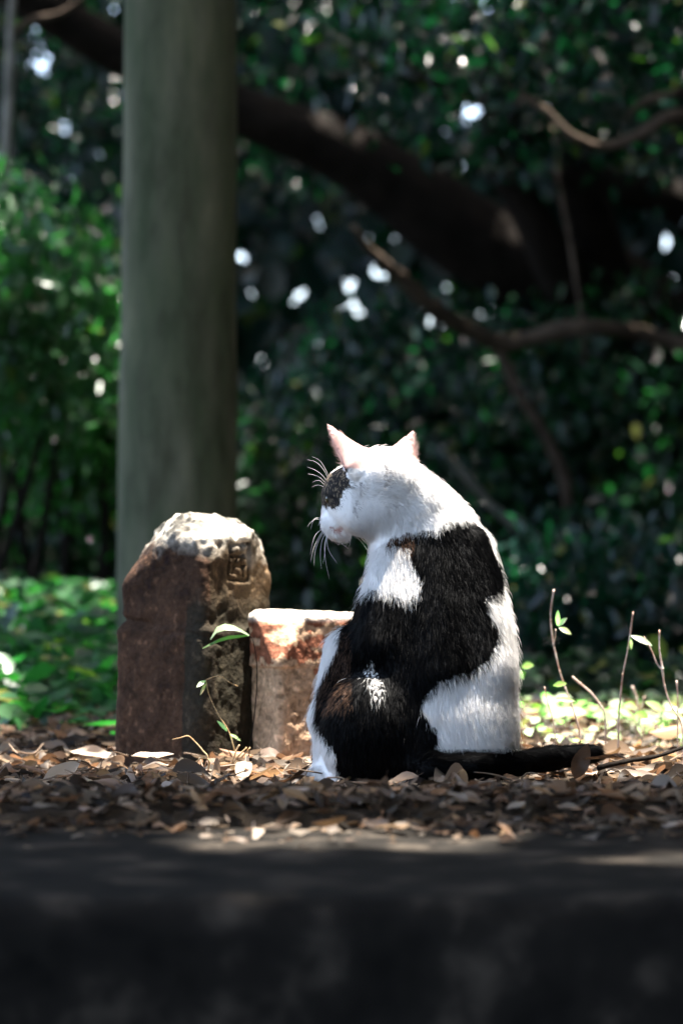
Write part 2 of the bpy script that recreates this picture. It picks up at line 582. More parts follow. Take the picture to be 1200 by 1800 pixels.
def in_poly(x, y, poly):
    poly = np.asarray(poly, float); inside = np.zeros(len(x), bool)
    j = len(poly) - 1
    for i in range(len(poly)):
        xi, yi = poly[i]; xj, yj = poly[j]
        c = ((yi > y) != (yj > y)) & (x < (xj - xi) * (y - yi) / (yj - yi + 1e-9) + xi)
        inside ^= c; j = i
    return inside


SADDLE = [(676, 958), (690, 945), (715, 938), (745, 938), (765, 934), (780, 918), (808, 912), (830, 914), (848, 935), (862, 965), (876, 985), (882, 1010), (880, 1035),
          (866, 1045), (850, 1050), (852, 1075), (865, 1100), (866, 1130), (855, 1155), (835, 1170), (805, 1178), (770, 1192), (745, 1212),
          (734, 1235), (748, 1255), (765, 1275), (762, 1297), (744, 1310), (728, 1320), (735, 1345), (700, 1352), (660, 1375), (602, 1378),
          (594, 1345), (588, 1318), (570, 1290), (556, 1262), (554, 1232), (560, 1208), (574, 1172), (594, 1140), (606, 1100), (618, 1070), (634, 1042),
          (656, 1036), (684, 1046), (708, 1056), (732, 1044), (742, 1026), (730, 1006), (722, 985), (720, 966), (700, 958), (684, 966)]
FACE = [(590, 826), (604, 820), (609, 835), (616, 846), (616, 856), (604, 866), (598, 876), (596, 888), (588, 894), (575, 894), (560, 887), (556, 862), (562, 845), (578, 832)]
PART_LINES = [[(672, 815), (679, 830), (674, 846)], [(684, 846), (673, 860)], [(634, 852), (633, 872)], [(627, 882), (621, 902)]]
SHEEN = [(650, 1158), (664, 1180), (672, 1205), (668, 1222), (654, 1226), (644, 1200), (640, 1175)]  # pale sheen on the black haunch, painted as scattered white hairs


def coat(p):
    """coat colour at points p; the pattern is a fact of the coat, laid out across the cat's back"""
    n = len(p)
    Yd = p[:, 1]
    px = 600 + p[:, 0] / SP; py = 1000 + (CAM_H - p[:, 2]) / SP
    jx = 5 * fbm(p, 130, 21, 2) + 4 * fbm(p, 45, 23, 1); jy = 6 * fbm(p, 110, 25, 2)
    white = np.array([0.93, 0.905, 0.895])
    c = np.tile(white, (n, 1))
    c *= (1 + 0.04 * fbm(p, 60, 27, 2))[:, None]
    blk = np.array([0.0022, 0.0022, 0.0027])
    m = in_poly(px + jx, py + jy, SADDLE) & ~(in_poly(px + jx * 0.6, py + jy * 0.6, SHEEN) & (rng.rand(n) < 0.26))
    m &= (py > 905)
    c[m] = blk
    edge = m & (rng.rand(n) < 0.35) & (px < 618) & (py > 1110) & (py < 1240)
    c[edge] = np.array([0.13, 0.075, 0.05])  # brown tint painted in for light on the left rim
    edge = m & (rng.rand(n) < 0.5) & (px < 725) & (py < 975)
    c[edge] = np.array([0.12, 0.06, 0.035])  # rim light painted brown at the front of the shoulder patch
    f = in_poly(px + jx * 1.1, py + jy * 1.1, FACE)
    c[f] = np.where(rng.rand(f.sum(), 1) < 0.76, np.array([[0.018, 0.016, 0.016]]), np.array([[0.20, 0.15, 0.10]]))
    t = np.full(n, 9.0)
    for k in range(len(TAIL_P) - 1):
        t = np.minimum(t, sd_cone(p, TAIL_P[k], TAIL_P[k + 1], TAIL_R[k], TAIL_R[k + 1]))
    t = (t < 0.008) & (px > 715 + 8 * fbm(p, 80, 31, 1)) & (p[:, 2] < 0.040) & (p[:, 1] < YC + 0.1)
    t |= (px > 905) & (p[:, 2] < 0.05)
    c[t] = blk
    # sparse hair in front of the ears, pinkish skin there
    t_ = np.clip(((px - 568) * 21 + (py - 868) * 9) / (21 ** 2 + 9 ** 2), 0, 1)
    c[(np.hypot(px - 568 - t_ * 21, py - 868 - t_ * 9) < 2.6) & (Yd < YC + 0.03)] = np.array([0.006, 0.005, 0.005])    # closed eyelids
    t_ = np.clip(((px - 580) * 20 + (py - 927) * 8) / (20 ** 2 + 8 ** 2), 0, 1)
    c[(np.hypot(px - 580 - t_ * 20, py - 927 - t_ * 8) < 1.5) & (Yd < YC + 0.03)] = np.array([0.42, 0.20, 0.17])      # mouth
    for pl in PART_LINES:
        for (x0, y0), (x1, y1) in zip(pl[:-1], pl[1:]):
            t_ = np.clip(((px - x0) * (x1 - x0) + (py - y0) * (y1 - y0)) / ((x1 - x0) ** 2 + (y1 - y0) ** 2), 0, 1)
            dd = np.hypot(px - x0 - t_ * (x1 - x0), py - y0 - t_ * (y1 - y0))
            c[(dd < 1.6) & (Yd < YC)] = np.array([0.30, 0.27, 0.27])
    return c


ear_d = np.full(len(CV), 9.0)
near = (CV[:, 2] > CP(600, 840)[2])
for E in EARS:
    A = np.array([e[0] for e in E if True])[::2]
    idx = np.where(near)[0]
    for s in range(0, len(idx), 4000):
        k = idx[s:s + 4000]
        ear_d[k] = np.minimum(ear_d[k], np.sqrt(((CV[k][:, None] - A[None]) ** 2).sum(-1)).min(1))
is_ear = (ear_d < 0.0042) & (CV[:, 2] > CP(600, 826)[2])
ccol = coat(CV)
pink = np.array([0.66, 0.37, 0.33])
bl = (is_ear * 0.75)[:, None]
ccol = ccol * (1 - bl) + pink * bl
# nose leather, lips, skin under thin fur
def blend(c, at, r, colr, amt):
    w = np.clip(1 - np.linalg.norm(CV - at, axis=1) / r, 0, 1) ** 0.8 * amt
    return c * (1 - w[:, None]) + np.array(colr) * w[:, None]


CM, nt, b_ = new_mat('cat_skin_and_undercoat')
at = nt.nodes.new('ShaderNodeAttribute'); at.attribute_name = 'Col'
nt.links.new(at.outputs['Color'], b_.inputs['Base Color'])
b_.inputs['Roughness'].default_value = 0.75
b_.inputs['Specular IOR Level'].default_value = 0.2
tr = nt.nodes.new('ShaderNodeBsdfTranslucent'); nt.links.new(at.outputs['Color'], tr.inputs[0])
ms = nt.nodes.new('ShaderNodeMixShader')
ea = nt.nodes.new('ShaderNodeAttribute'); ea.attribute_name = 'thin'
nt.links.new(ea.outputs['Fac'], ms.inputs[0])
nt.links.new(b_.outputs[0], ms.inputs[1]); nt.links.new(tr.outputs[0], ms.inputs[2])
nt.links.new(ms.outputs[0], nt.nodes['Material Output'].inputs[0])

cat = empty('cat', (0.13, YC, 0))
tag(cat, 'white cat with large black patches sitting with its back turned, head turned left', 'cat')


def surf(px, py):
    """the first body point on the sight line through (px, py), for setting face details on the body"""
    d0 = P(px, py, 1.0); o0 = np.array([0, 0, CAM_H]); d0 = d0 - o0
    ts = np.linspace(2.80, 3.06, 520)
    pts = o0 + d0 * ts[:, None]
    v = cat_sdf(pts)
    k = np.argmax(v < 0)
    return pts[k] if v[k] < 0 else pts[len(ts) // 2]


MOUTH = [surf(x_, y_) for x_, y_ in ((592, 934), (596, 931), (600, 928))]
for mpt in MOUTH:
    ccol = blend(ccol, mpt, 0.005, (0.50, 0.20, 0.15), 0.85)
NOSE = CP(566, 905, 0.030)
ccol = blend(ccol, NOSE, 0.008, (0.75, 0.38, 0.34), 0.8)
cme = make_data('cat_body', CV, CF, ccol)
ta = cme.attributes.new('thin', 'FLOAT', 'POINT'); ta.data.foreach_set('value', (is_ear * 0.45).astype(np.float32))
body = link('body', cme, CM, cat)

# fur -----------------------------------------------------------------
A0, A1, A2, A3 = (CV[CF[:, k]] for k in range(4))
area = 0.5 * (np.linalg.norm(np.cross(A1 - A0, A2 - A0), axis=1) + np.linalg.norm(np.cross(A2 - A0, A3 - A0), axis=1))
fc = (A0 + A1 + A2 + A3) / 4
pyf = 1000 + (CAM_H - fc[:, 2]) / SP
w = area * np.where(pyf < 960, 1.9, 1.0)
NF = 280000
pick = rng.choice(len(CF), NF, p=w / w.sum())
uu, vv = rng.rand(NF, 1), rng.rand(NF, 1)
W4 = [(1 - uu) * (1 - vv), uu * (1 - vv), uu * vv, (1 - uu) * vv]
root = sum(W4[k] * CV[CF[pick, k]] for k in range(4))
nrm = sum(W4[k] * CN[CF[pick, k]] for k in range(4)); nrm /= np.linalg.norm(nrm, axis=1)[:, None] + 1e-9
ear_r = is_ear[CF[pick, 0]]
rpx = 600 + root[:, 0] / SP; rpy = 1000 + (CAM_H - root[:, 2]) / SP
keep = (root[:, 2] > 0.003)
# combing direction: from the nose back over the head, down the back, along the tail
comb = np.tile(np.array([0.12, -0.05, -1.0]), (NF, 1))
comb[:, 0] += np.clip((rpx - 740) / 160, -1, 1) * 0.35
headw = np.clip((935 - rpy) / 60, 0, 1) * np.clip((800 - rpx) / 80, 0, 1)
hd = root - CP(560, 895, 0.035)
hd /= np.linalg.norm(hd, axis=1)[:, None]
hd = hd + np.array([0.25, -0.1, -0.35])
comb = comb * (1 - headw[:, None]) + hd * headw[:, None]
dT = np.full(NF, 9.0)
for k in range(len(TAIL_P) - 1):
    dT = np.minimum(dT, sd_cone(root, TAIL_P[k], TAIL_P[k + 1], TAIL_R[k], TAIL_R[k + 1]))
tailw = ((dT < 0.003) & (rpx > 705))
comb[tailw] = np.array([1.0, 0.35, 0.0])
ear_up = ear_r & (rpy < 832)
comb[ear_up] = comb[ear_up] * 0.3 + np.array([0.0, 0.0, 0.9])
comb[ear_up & (rpx < 660)] += np.array([-0.9, -0.05, 0.0])
comb[ear_up & (rpx > 660)] += np.array([0.6, 0.2, 0.1])
flow = np.stack([fbm(root, 38, 41 + 3 * k, 2) for k in range(3)], 1)
clump = np.stack([fbm(root, 190, 61 + 3 * k, 1) for k in range(3)], 1)
comb = comb / np.linalg.norm(comb, axis=1)[:, None] + 0.35 * flow + 0.35 * clump + rng.normal(size=(NF, 3)) * 0.12
tan = comb - nrm * (comb * nrm).sum(1)[:, None]
tan /= np.linalg.norm(tan, axis=1)[:, None] + 1e-9
length = np.full(NF, 0.0100)
length *= np.where(rpy < 960, 0.75, 1.0)
length = np.where(headw > 0.5, 0.0068, length)
length = np.where((rpx < 612) & (rpy < 960), 0.0045, length)
length = np.where(ear_r, 0.0022, length)
length = np.where(ear_r & (rpy < 835) & (rpy > 764) & ((rpx < 606) | (rpx > 722)) & (rng.rand(NF) < 0.45), 0.0065, length)
length = np.where(tailw, 0.0125, length)
length = np.where((rpx < 590) & (rpy > 1270), 0.009, length)
length *= rng.uniform(0.6, 1.2, NF) * (1 + 0.25 * fbm(root, 60, 71, 1))
stray = rng.rand(NF) < 0.03
length = np.where(stray, length * 1.45, length)
lift = 0.30 + 0.12 * rng.rand(NF) + 0.35 * stray
lift = np.where(ear_r, 0.8, lift)
K = 5
pts = np.zeros((NF, K, 3), dtype=np.float32)
for k in range(K):
    t = k / (K - 1)
    up_ = lift * (t - 0.55 * t * t)
    pts[:, k] = root - nrm * 0.0008 + tan * (length * t)[:, None] + nrm * (length * up_ * 1.3)[:, None] + np.array([0, 0, -1.0]) * (length * 0.10 * t * t)[:, None]
radius = np.zeros((NF, K), dtype=np.float32)
for k in range(K):
    radius[:, k] = 0.00018 * (1 - (k / (K - 1)) ** 1.4 * 0.88)
radius[headw > 0.5] *= 0.75
radius[ear_r] *= 0.6
fcol = coat(root - tan * (length * (rng.rand(NF) * 1.4 - 0.55))[:, None])
skin_ear = ear_r[:, None]
fcol = np.where(skin_ear & (fcol[:, :1] > 0.5), np.array([[0.74, 0.52, 0.48]]), fcol)
fcol = np.clip(fcol * rng.uniform(0.92, 1.04, (NF, 1)), 0, 0.94)
fn_ = nrm + 0.22 * rng.normal(size=nrm.shape) + 0.20 * clump
fn_ /= np.linalg.norm(fn_, axis=1)[:, None]
pts, radius, fcol, fn_ = pts[keep], radius[keep], fcol[keep], fn_[keep]

FM, nt, b_ = new_mat('cat_fur')
at = nt.nodes.new('ShaderNodeAttribute'); at.attribute_name = 'coat'
nt.links.new(at.outputs['Color'], b_.inputs['Base Color'])
na = nt.nodes.new('ShaderNodeAttribute'); na.attribute_name = 'skin_normal'
nt.links.new(na.outputs['Vector'], b_.inputs['Normal'])
b_.inputs['Roughness'].default_value = 0.5
b_.inputs['Specular IOR Level'].default_value = 0.04
tr = nt.nodes.new('ShaderNodeBsdfTranslucent'); nt.links.new(at.outputs['Color'], tr.inputs[0]); nt.links.new(na.outputs['Vector'], tr.inputs['Normal'])
ms = nt.nodes.new('ShaderNodeMixShader'); ms.inputs[0].default_value = 0.36
nt.links.new(b_.outputs[0], ms.inputs[1]); nt.links.new(tr.outputs[0], ms.inputs[2])
nt.links.new(ms.outputs[0], nt.nodes['Material Output'].inputs[0])


def hair_object(name, pts, radius, cols, nrms, mat, parent):
    n, K = radius.shape
    hc = bpy.data.hair_curves.new(name)
    hc.add_curves([K] * n)
    hc.position_data.foreach_set('vector', pts.reshape(-1).astype(np.float32))
    ra = hc.attributes.get('radius') or hc.attributes.new('radius', 'FLOAT', 'POINT')
    ra.data.foreach_set('value', radius.ravel().astype(np.float32))
    ca = hc.attributes.new('coat', 'FLOAT_COLOR', 'CURVE')
    c4 = np.ones((n, 4), dtype=np.float32); c4[:, :3] = cols
    ca.data.foreach_set('color', c4.ravel())
    na_ = hc.attributes.new('skin_normal', 'FLOAT_VECTOR', 'CURVE')
    na_.data.foreach_set('vector', nrms.astype(np.float32).ravel())
    hc.materials.append(mat)
    o = bpy.data.objects.new(name, hc)
    COL.objects.link(o)
    o.parent = parent; o.location = tuple(-np.array(parent.location))
    return o


fur = hair_object('fur', pts, radius, fcol, fn_, FM, cat)

# eyes, mostly closed, set in the dark face patch
ME, nt, b_ = new_mat('eye')
b_.inputs['Base Color'].default_value = (0.03, 0.025, 0.01, 1); b_.inputs['Roughness'].default_value = 0.08


def uv_sphere(c, r, nu=16, nv=10, sc=(1, 1, 1)):
    V = [(c[0], c[1], c[2] + r * sc[2])]
    for i in range(1, nv):
        th = math.pi * i / nv
        for j in range(nu):
            ph = 2 * math.pi * j / nu
            V.append((c[0] + r * sc[0] * math.sin(th) * math.cos(ph), c[1] + r * sc[1] * math.sin(th) * math.sin(ph), c[2] + r * sc[2] * math.cos(th)))
    V.append((c[0], c[1], c[2] - r * sc[2]))
    F = [(0, 1 + j, 1 + (j + 1) % nu) for j in range(nu)]
    for i in range(nv - 2):
        for j in range(nu):
            F.append((1 + i * nu + j, 1 + (i + 1) * nu + j, 1 + (i + 1) * nu + (j + 1) % nu, 1 + i * nu + (j + 1) % nu))
    l = len(V) - 1
    F += [(l, l - nu + (j + 1) % nu, l - nu + j) for j in range(nu)]
    return V, F


for c in (surf(576, 877) + np.array([0.0035, 0.005, 0]), CP(582, 874, 0.040)):
    V, F = uv_sphere(c, 0.0068)
    link('eye', make_data('eye', V, F), ME, cat)

MW, nt, b_ = new_mat('whisker')
b_.inputs['Base Color'].default_value = (0.75, 0.73, 0.7, 1); b_.inputs['Roughness'].default_value = 0.3
WH = [  # px paths with depth offset
    [(572, 925, 0.01), (560, 945, 0.0), (551, 965, -0.01), (546, 988, -0.015)],
    [(576, 928, 0.008), (566, 950, 0.0), (563, 975, -0.01), (565, 1000, -0.015)],
    [(579, 930, 0.006), (571, 955, -0.004), (572, 985, -0.01), (579, 1018, -0.015)],
    [(574, 924, 0.012), (556, 938, 0.004), (549, 955, 0.0), (545, 975, 0.0)],
    [(583, 930, 0.004), (590, 945, -0.01), (602, 957, -0.02), (612, 965, -0.025)],
    [(570, 917, 0.014), (556, 912, 0.01), (546, 918, 0.008), (540, 926, 0.008)],
    [(569, 912, 0.016), (555, 910, 0.014), (549, 918, 0.014), (546, 930, 0.014)],
    [(581, 930, 0.004), (575, 948, -0.004), (578, 968, -0.01), (592, 990, -0.02)],
    [(572, 928, 0.010), (558, 955, 0.002), (553, 975, -0.004), (552, 995, -0.01)],
    [(578, 932, 0.030), (572, 952, 0.03), (570, 975, 0.03), (567, 990, 0.03)],
    [(620, 938, 0.034), (634, 950, 0.04), (645, 965, 0.05), (652, 980, 0.05)],
    [(628, 936, 0.034), (640, 944, 0.04), (650, 956, 0.05), (656, 966, 0.05)],
    [(581, 845, 0.004), (572, 825, -0.002), (562, 810, -0.004), (549, 803, -0.006)],
    [(579, 845, 0.004), (568, 825, 0.0), (555, 812, 0.0), (540, 808, 0.0)],
    [(576, 848, 0.006), (566, 835, 0.0), (553, 826, 0.0), (540, 821, 0.0)],
    [(573, 850, 0.008), (563, 840, 0.0), (552, 835, 0.0), (541, 833, 0.0)],
    [(570, 852, 0.008), (562, 845, 0.0), (555, 845, 0.0), (549, 848, 0.0)],
    [(570, 856, 0.008), (562, 853, 0.0), (555, 853, 0.0), (548, 856, 0.0)]]
for wv in WH:
    tube('whisker', [CP(*q_) for q_ in wv], [0.00024, 0.0002, 0.00014, 0.00006], MW, cat, sides=5)

# ------------------------------------------------------------------ stone marker and stone block
def sd_box(G, half, r=0.006):
    q_ = np.abs(G) - (np.array(half) - r)
    return np.linalg.norm(np.maximum(q_, 0), axis=-1) + np.minimum(q_.max(-1), 0) - r


def grid(lo, hi, h):
    ax = [np.arange(lo[k], hi[k], h) for k in range(3)]
    return np.stack(np.meshgrid(*ax, indexing='ij'), -1)


PX, PYY, PA = -0.197, 3.285, 0.1475
PTH = R(35)
# local frame: x' along the left face (viewed), front-left face has normal -y'
ca, sa = math.cos(PTH), math.sin(PTH)


def post_local(G):
    X = G[..., 0] - PX; Y = G[..., 1] - PYY
    # left visible face normal (-sin, -cos), right visible face normal (cos, -sin)
    return np.stack([X * ca - Y * sa, X * sa + Y * ca, G[..., 2]], -1)


lo_, hi_ = np.array([-0.335, 3.14, -0.05]), np.array([-0.06, 3.43, 0.35])
h2 = 0.0028
G = grid(lo_, hi_, h2)
Lc = post_local(G)
zz = Lc[..., 2]
hw = PA / 2 + 0.006 * np.clip((0.175 - zz) / 0.008, 0, 1) + 0.006 * np.clip((0.15 - zz) / 0.15, 0, 1)
dx = np.abs(Lc[..., 0]) - hw; dyy = np.abs(Lc[..., 1]) - hw
dbox = smin(-dx, -dyy, 0.010) * -1
top = 0.327 - zz
cap = ((np.abs(Lc[..., 0] / 0.100) ** 2.6 + np.abs(Lc[..., 1] / 0.100) ** 2.6 + (np.clip(zz - 0.185, 0, 1) / 0.139) ** 2.6) ** (1 / 2.6) - 1) * 0.11
D_ = -smin(-dbox, -cap, 0.008)
D_ = np.maximum(D_, -zz - 0.045)
D_ = -smin(-D_, ((G - np.array([-0.283, 3.28, 0.252])) @ np.array([0.76, 0.22, -0.61])) * 1.0, 0.010)      # broken left shoulder
wp = G.copy()
rough_top = np.clip((zz - 0.24) / 0.05, 0, 1)
D_ = D_ + 0.0040 * fbm(wp, 28, 81, 3) + (0.0008 + 0.0045 * rough_top) * fbm(wp, 95, 85, 2)
# crack across the left face, chips along the corner
ck = np.abs(zz - 0.170 - 0.012 * vnoise(wp, 30, 88) + 0.15 * (Lc[..., 0]))
D_ = D_ + 0.0045 * np.exp(-(ck / 0.004) ** 2) * (Lc[..., 1] < -0.05)
D_ = D_ + 0.006 * np.clip(vnoise(wp, 70, 89) - 0.35, 0, 1) * np.clip((Lc[..., 0] - 0.05) / 0.02, 0, 1)
# carved panel with a weathered character, on the right face (normal +x')
py_l = Lc[..., 1]
on_face = Lc[..., 0] > PA / 2 - 0.014


def stroke(a, b_, wd):
    ay, az = a; by, bz = b_
    vy, vz = by - ay, bz - az
    t = np.clip(((py_l - ay) * vy + (zz - az) * vz) / (vy * vy + vz * vz), 0, 1)
    return np.sqrt((py_l - ay - t * vy) ** 2 + (zz - az - t * vz) ** 2) - wd


S_ = np.full(zz.shape, 9.0)
for a_s, b_s in (((-0.018, 0.282), (-0.022, 0.238)), ((-0.018, 0.282), (0.022, 0.284)), ((0.022, 0.284), (0.020, 0.236)), ((-0.010, 0.268), (0.012, 0.268)), ((0.0, 0.27), (-0.012, 0.244)),
                 ((0.004, 0.262), (0.010, 0.240)), ((-0.012, 0.255), (0.012, 0.253)), ((-0.020, 0.236), (0.020, 0.234)), ((-0.006, 0.246), (0.006, 0.236))):
    S_ = np.minimum(S_, stroke(a_s, b_s, 0.0028))
D_ = np.where(on_face, np.maximum(D_, np.minimum(0.0017, -S_ * 0.5) + np.where(Lc[..., 0] > PA / 2 - 0.0065, 0, -1)), D_)
SV, SF = surface_nets(D_.astype(np.float32), lo_, h2)
Ls = post_local(SV)
n1 = fbm(SV, 40, 91, 3)[:, None]; n2 = fbm(SV, 110, 95, 2)[:, None]
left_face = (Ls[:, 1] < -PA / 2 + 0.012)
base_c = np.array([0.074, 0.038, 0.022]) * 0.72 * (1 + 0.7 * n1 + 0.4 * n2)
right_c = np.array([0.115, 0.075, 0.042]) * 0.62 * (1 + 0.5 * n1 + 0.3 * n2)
low_tone = np.array([0.020, 0.020, 0.014])
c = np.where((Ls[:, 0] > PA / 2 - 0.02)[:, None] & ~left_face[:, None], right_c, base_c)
mw = np.clip((0.23 - SV[:, 2]) / 0.05 + n1[:, 0], 0, 1) * (Ls[:, 0] > PA / 2 - 0.03)  # right face gets darker and greyer towards the bottom
c = c * (1 - 0.75 * mw[:, None]) + low_tone * 0.75 * mw[:, None]
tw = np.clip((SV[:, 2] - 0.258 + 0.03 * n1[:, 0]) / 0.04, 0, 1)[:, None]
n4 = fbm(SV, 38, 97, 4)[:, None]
lit_top = np.clip(0.80 + 2.4 * n4, 0.12, 1.0) * np.array([0.46, 0.42, 0.36])  # top painted pale as if in full sun, with dark pits
c = c * (1 - tw) + lit_top * tw
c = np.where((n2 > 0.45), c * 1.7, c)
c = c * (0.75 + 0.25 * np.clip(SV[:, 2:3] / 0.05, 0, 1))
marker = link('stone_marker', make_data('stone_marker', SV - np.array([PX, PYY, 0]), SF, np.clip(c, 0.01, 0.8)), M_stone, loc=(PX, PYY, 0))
tag(marker, 'tall weathered stone marker post with rough rounded top and carved character', 'stone post')

BTH = R(34)
BX = -0.083 + 0.082 * math.cos(BTH) - 0.037 * math.sin(BTH)
BY = 3.19 + 0.082 * math.sin(BTH) + 0.037 * math.cos(BTH)
cb, sb = math.cos(BTH), -math.sin(BTH)
lo_, hi_ = np.array([BX - 0.13, BY - 0.12, -0.05]), np.array([BX + 0.13, BY + 0.12, 0.22])
G = grid(lo_, hi_, 0.003)
X = G[..., 0] - BX; Y = G[..., 1] - BY
Lb = np.stack([X * cb - Y * sb, X * sb + Y * cb, G[..., 2] - 0.07], -1)
D_ = sd_box(Lb, (0.082, 0.037, 0.122), 0.010)
D_ = D_ + 0.05 * np.clip(Lb[..., 0], -0.1, 0.1) * (Lb[..., 2] > 0.05)
nn = np.array([-0.66, -0.55, 0.46]); nn /= np.linalg.norm(nn)
D_ = np.maximum(D_, (Lb - np.array([-0.070, -0.030, 0.085])) @ nn)
D_ = D_ + 0.0028 * fbm(G, 35, 101, 3) + 0.0018 * fbm(G, 120, 105, 2)
SV, SF = surface_nets(D_.astype(np.float32), lo_, 0.003)
X = SV[:, 0] - BX; Y = SV[:, 1] - BY
Lz = SV[:, 2]
n1 = fbm(SV, 45, 111, 3); n2 = fbm(SV, 130, 115, 2); n3 = fbm(SV * np.array([1, 1, 2.0]), 38, 118, 2)
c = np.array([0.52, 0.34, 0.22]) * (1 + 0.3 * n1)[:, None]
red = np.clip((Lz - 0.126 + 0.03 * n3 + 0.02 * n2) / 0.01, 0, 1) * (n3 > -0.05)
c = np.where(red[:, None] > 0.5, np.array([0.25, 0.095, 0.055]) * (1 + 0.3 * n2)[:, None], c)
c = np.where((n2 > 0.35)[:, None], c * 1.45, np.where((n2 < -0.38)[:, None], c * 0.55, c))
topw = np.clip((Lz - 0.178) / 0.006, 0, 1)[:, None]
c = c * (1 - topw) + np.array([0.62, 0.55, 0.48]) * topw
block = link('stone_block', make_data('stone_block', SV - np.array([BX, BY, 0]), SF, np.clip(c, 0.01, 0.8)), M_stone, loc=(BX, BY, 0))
tag(block, 'low reddish brown stone block with chipped corner between the marker and the cat', 'stone block')

# ------------------------------------------------------------------ utility pole
M_pole, nt, b_ = new_mat('mossy_concrete_pole')
n = noise_node(nt, 14, 5, stretch=(1, 1, 0.25))
n2_ = noise_node(nt, 220, 3)
c1 = ramp(nt, n, [(0.3, (0.045, 0.060, 0.033)), (0.55, (0.085, 0.090, 0.060)), (0.75, (0.13, 0.13, 0.095))])
nt.links.new(c1, b_.inputs['Base Color'])
n3_ = noise_node(nt, 5, 6, 0.7, stretch=(1.6, 1.6, 0.5))
st_ = ramp(nt, n3_, [(0.36, (0.45, 0.45, 0.42)), (0.5, (0.95, 0.95, 0.95)), (0.66, (1.3, 1.28, 1.2))])
mx_ = nt.nodes.new('ShaderNodeMix'); mx_.data_type = 'RGBA'; mx_.blend_type = 'MULTIPLY'; mx_.inputs[0].default_value = 0.8
nt.links.new(c1, mx_.inputs[6]); nt.links.new(st_, mx_.inputs[7]); nt.links.new(mx_.outputs[2], b_.inputs['Base Color'])
b_.inputs['Roughness'].default_value = 0.85
b_.inputs['Specular IOR Level'].default_value = 0.1
bump(nt, b_, n2_, 0.3, 0.002)
YP = 5.0
cx0 = (310 - 600) / FPX * YP; cx1 = (318 - 600) / FPX * YP
hz = [(-0.2, 0.1245, 0), (0.0, 0.1240, 0), (0.66, 0.1225, 0), (0.68, 0.120, 0.05), (1.4, 0.116, 0.3), (2.6, 0.112, 1), (4.5, 0.104, 1.8), (8.5, 0.09, 3.5)]
V = []; F = []; sides = 48
rings = []
zs = np.concatenate([np.linspace(-0.2, 2.0, 45), np.linspace(2.1, 8.5, 20)])
for z in zs:
    r = np.interp(z, [a_[0] for a_ in hz], [a_[1] for a_ in hz])
    cx = np.interp(z, [0, 1.42], [cx0, cx1])
    for j in range(sides):
        t = 2 * math.pi * j / sides
        p = np.array([cx + r * math.cos(t), YP + r * math.sin(t), z])
        V.append(p)
V = np.array(V); V[:, :2] += (0.0016 * fbm(V, 9, 121, 2))[:, None]
for i in range(len(zs) - 1):
    for j in range(sides):
        F.append((i * sides + j, i * sides + (j + 1) % sides, (i + 1) * sides + (j + 1) % sides, (i + 1) * sides + j))
F.append(tuple(range((len(zs) - 1) * sides, len(zs) * sides)))
pole = link('utility_pole', make_data('utility_pole', V - np.array([cx0, YP, 0]), F), M_pole, loc=(cx0, YP, 0))
tag(pole, 'thick grey green concrete pole standing behind the stone marker', 'pole')

# ------------------------------------------------------------------ trees and shrubs of the background
def tree_limb(root, name, pts, r, mat, sides=12, bump_=0.25, seed=0):
    return tube(name, [P(*q_) for q_ in pts], r, mat, root, sides, bump_, seed)


# great leaning tree: trunk crossing the picture from lower right to upper left
T1 = empty('leaning_tree', (P(1500, 1120, 9.0)[0], 9.0, 0))
tag(T1, 'great dark leaning tree whose trunk slants across the shadows above the cat', 'tree')
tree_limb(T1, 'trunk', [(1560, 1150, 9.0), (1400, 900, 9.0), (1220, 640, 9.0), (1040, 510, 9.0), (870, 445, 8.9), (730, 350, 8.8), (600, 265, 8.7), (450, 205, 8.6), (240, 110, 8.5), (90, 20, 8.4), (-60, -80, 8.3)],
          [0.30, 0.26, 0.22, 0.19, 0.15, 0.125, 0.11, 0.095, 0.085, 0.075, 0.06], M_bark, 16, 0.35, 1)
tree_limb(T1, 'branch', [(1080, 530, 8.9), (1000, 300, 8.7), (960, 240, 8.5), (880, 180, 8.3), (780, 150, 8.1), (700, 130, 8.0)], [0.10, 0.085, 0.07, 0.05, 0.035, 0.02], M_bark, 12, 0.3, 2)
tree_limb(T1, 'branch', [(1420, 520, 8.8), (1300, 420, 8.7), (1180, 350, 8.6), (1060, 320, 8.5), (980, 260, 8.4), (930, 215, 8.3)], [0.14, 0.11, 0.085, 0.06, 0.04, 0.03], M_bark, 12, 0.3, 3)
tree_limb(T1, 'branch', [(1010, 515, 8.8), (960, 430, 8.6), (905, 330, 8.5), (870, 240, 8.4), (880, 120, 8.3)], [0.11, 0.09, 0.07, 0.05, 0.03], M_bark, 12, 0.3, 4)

# arching brown limb with a hanging stem
T2 = empty('crooked_tree', (P(1060, 1180, 7.6)[0], 7.6, -0.05))
tag(T2, 'crooked tree with an arching brown limb and slender stems right of the cat', 'tree')
tree_limb(T2, 'trunk', [(1050, 1260, 7.6), (1035, 1130, 7.6), (1018, 1050, 7.6), (1000, 950, 7.5), (992, 850, 7.5), (960, 770, 7.5), (915, 700, 7.5), (888, 640, 7.5), (872, 605, 7.5)],
          [0.026, 0.022, 0.021, 0.020, 0.019, 0.018, 0.018, 0.019, 0.02], M_bark_brown, 10, 0.3, 5)
tree_limb(T2, 'branch', [(1290, 640, 7.6), (1150, 590, 7.6), (1030, 575, 7.5), (960, 588, 7.5), (890, 604, 7.5), (820, 580, 7.4), (765, 545, 7.3), (705, 490, 7.2), (655, 445, 7.1), (620, 400, 7.0)],
          [0.024, 0.024, 0.026, 0.028, 0.028, 0.028, 0.026, 0.022, 0.016, 0.008], M_bark_brown, 10, 0.3, 6)
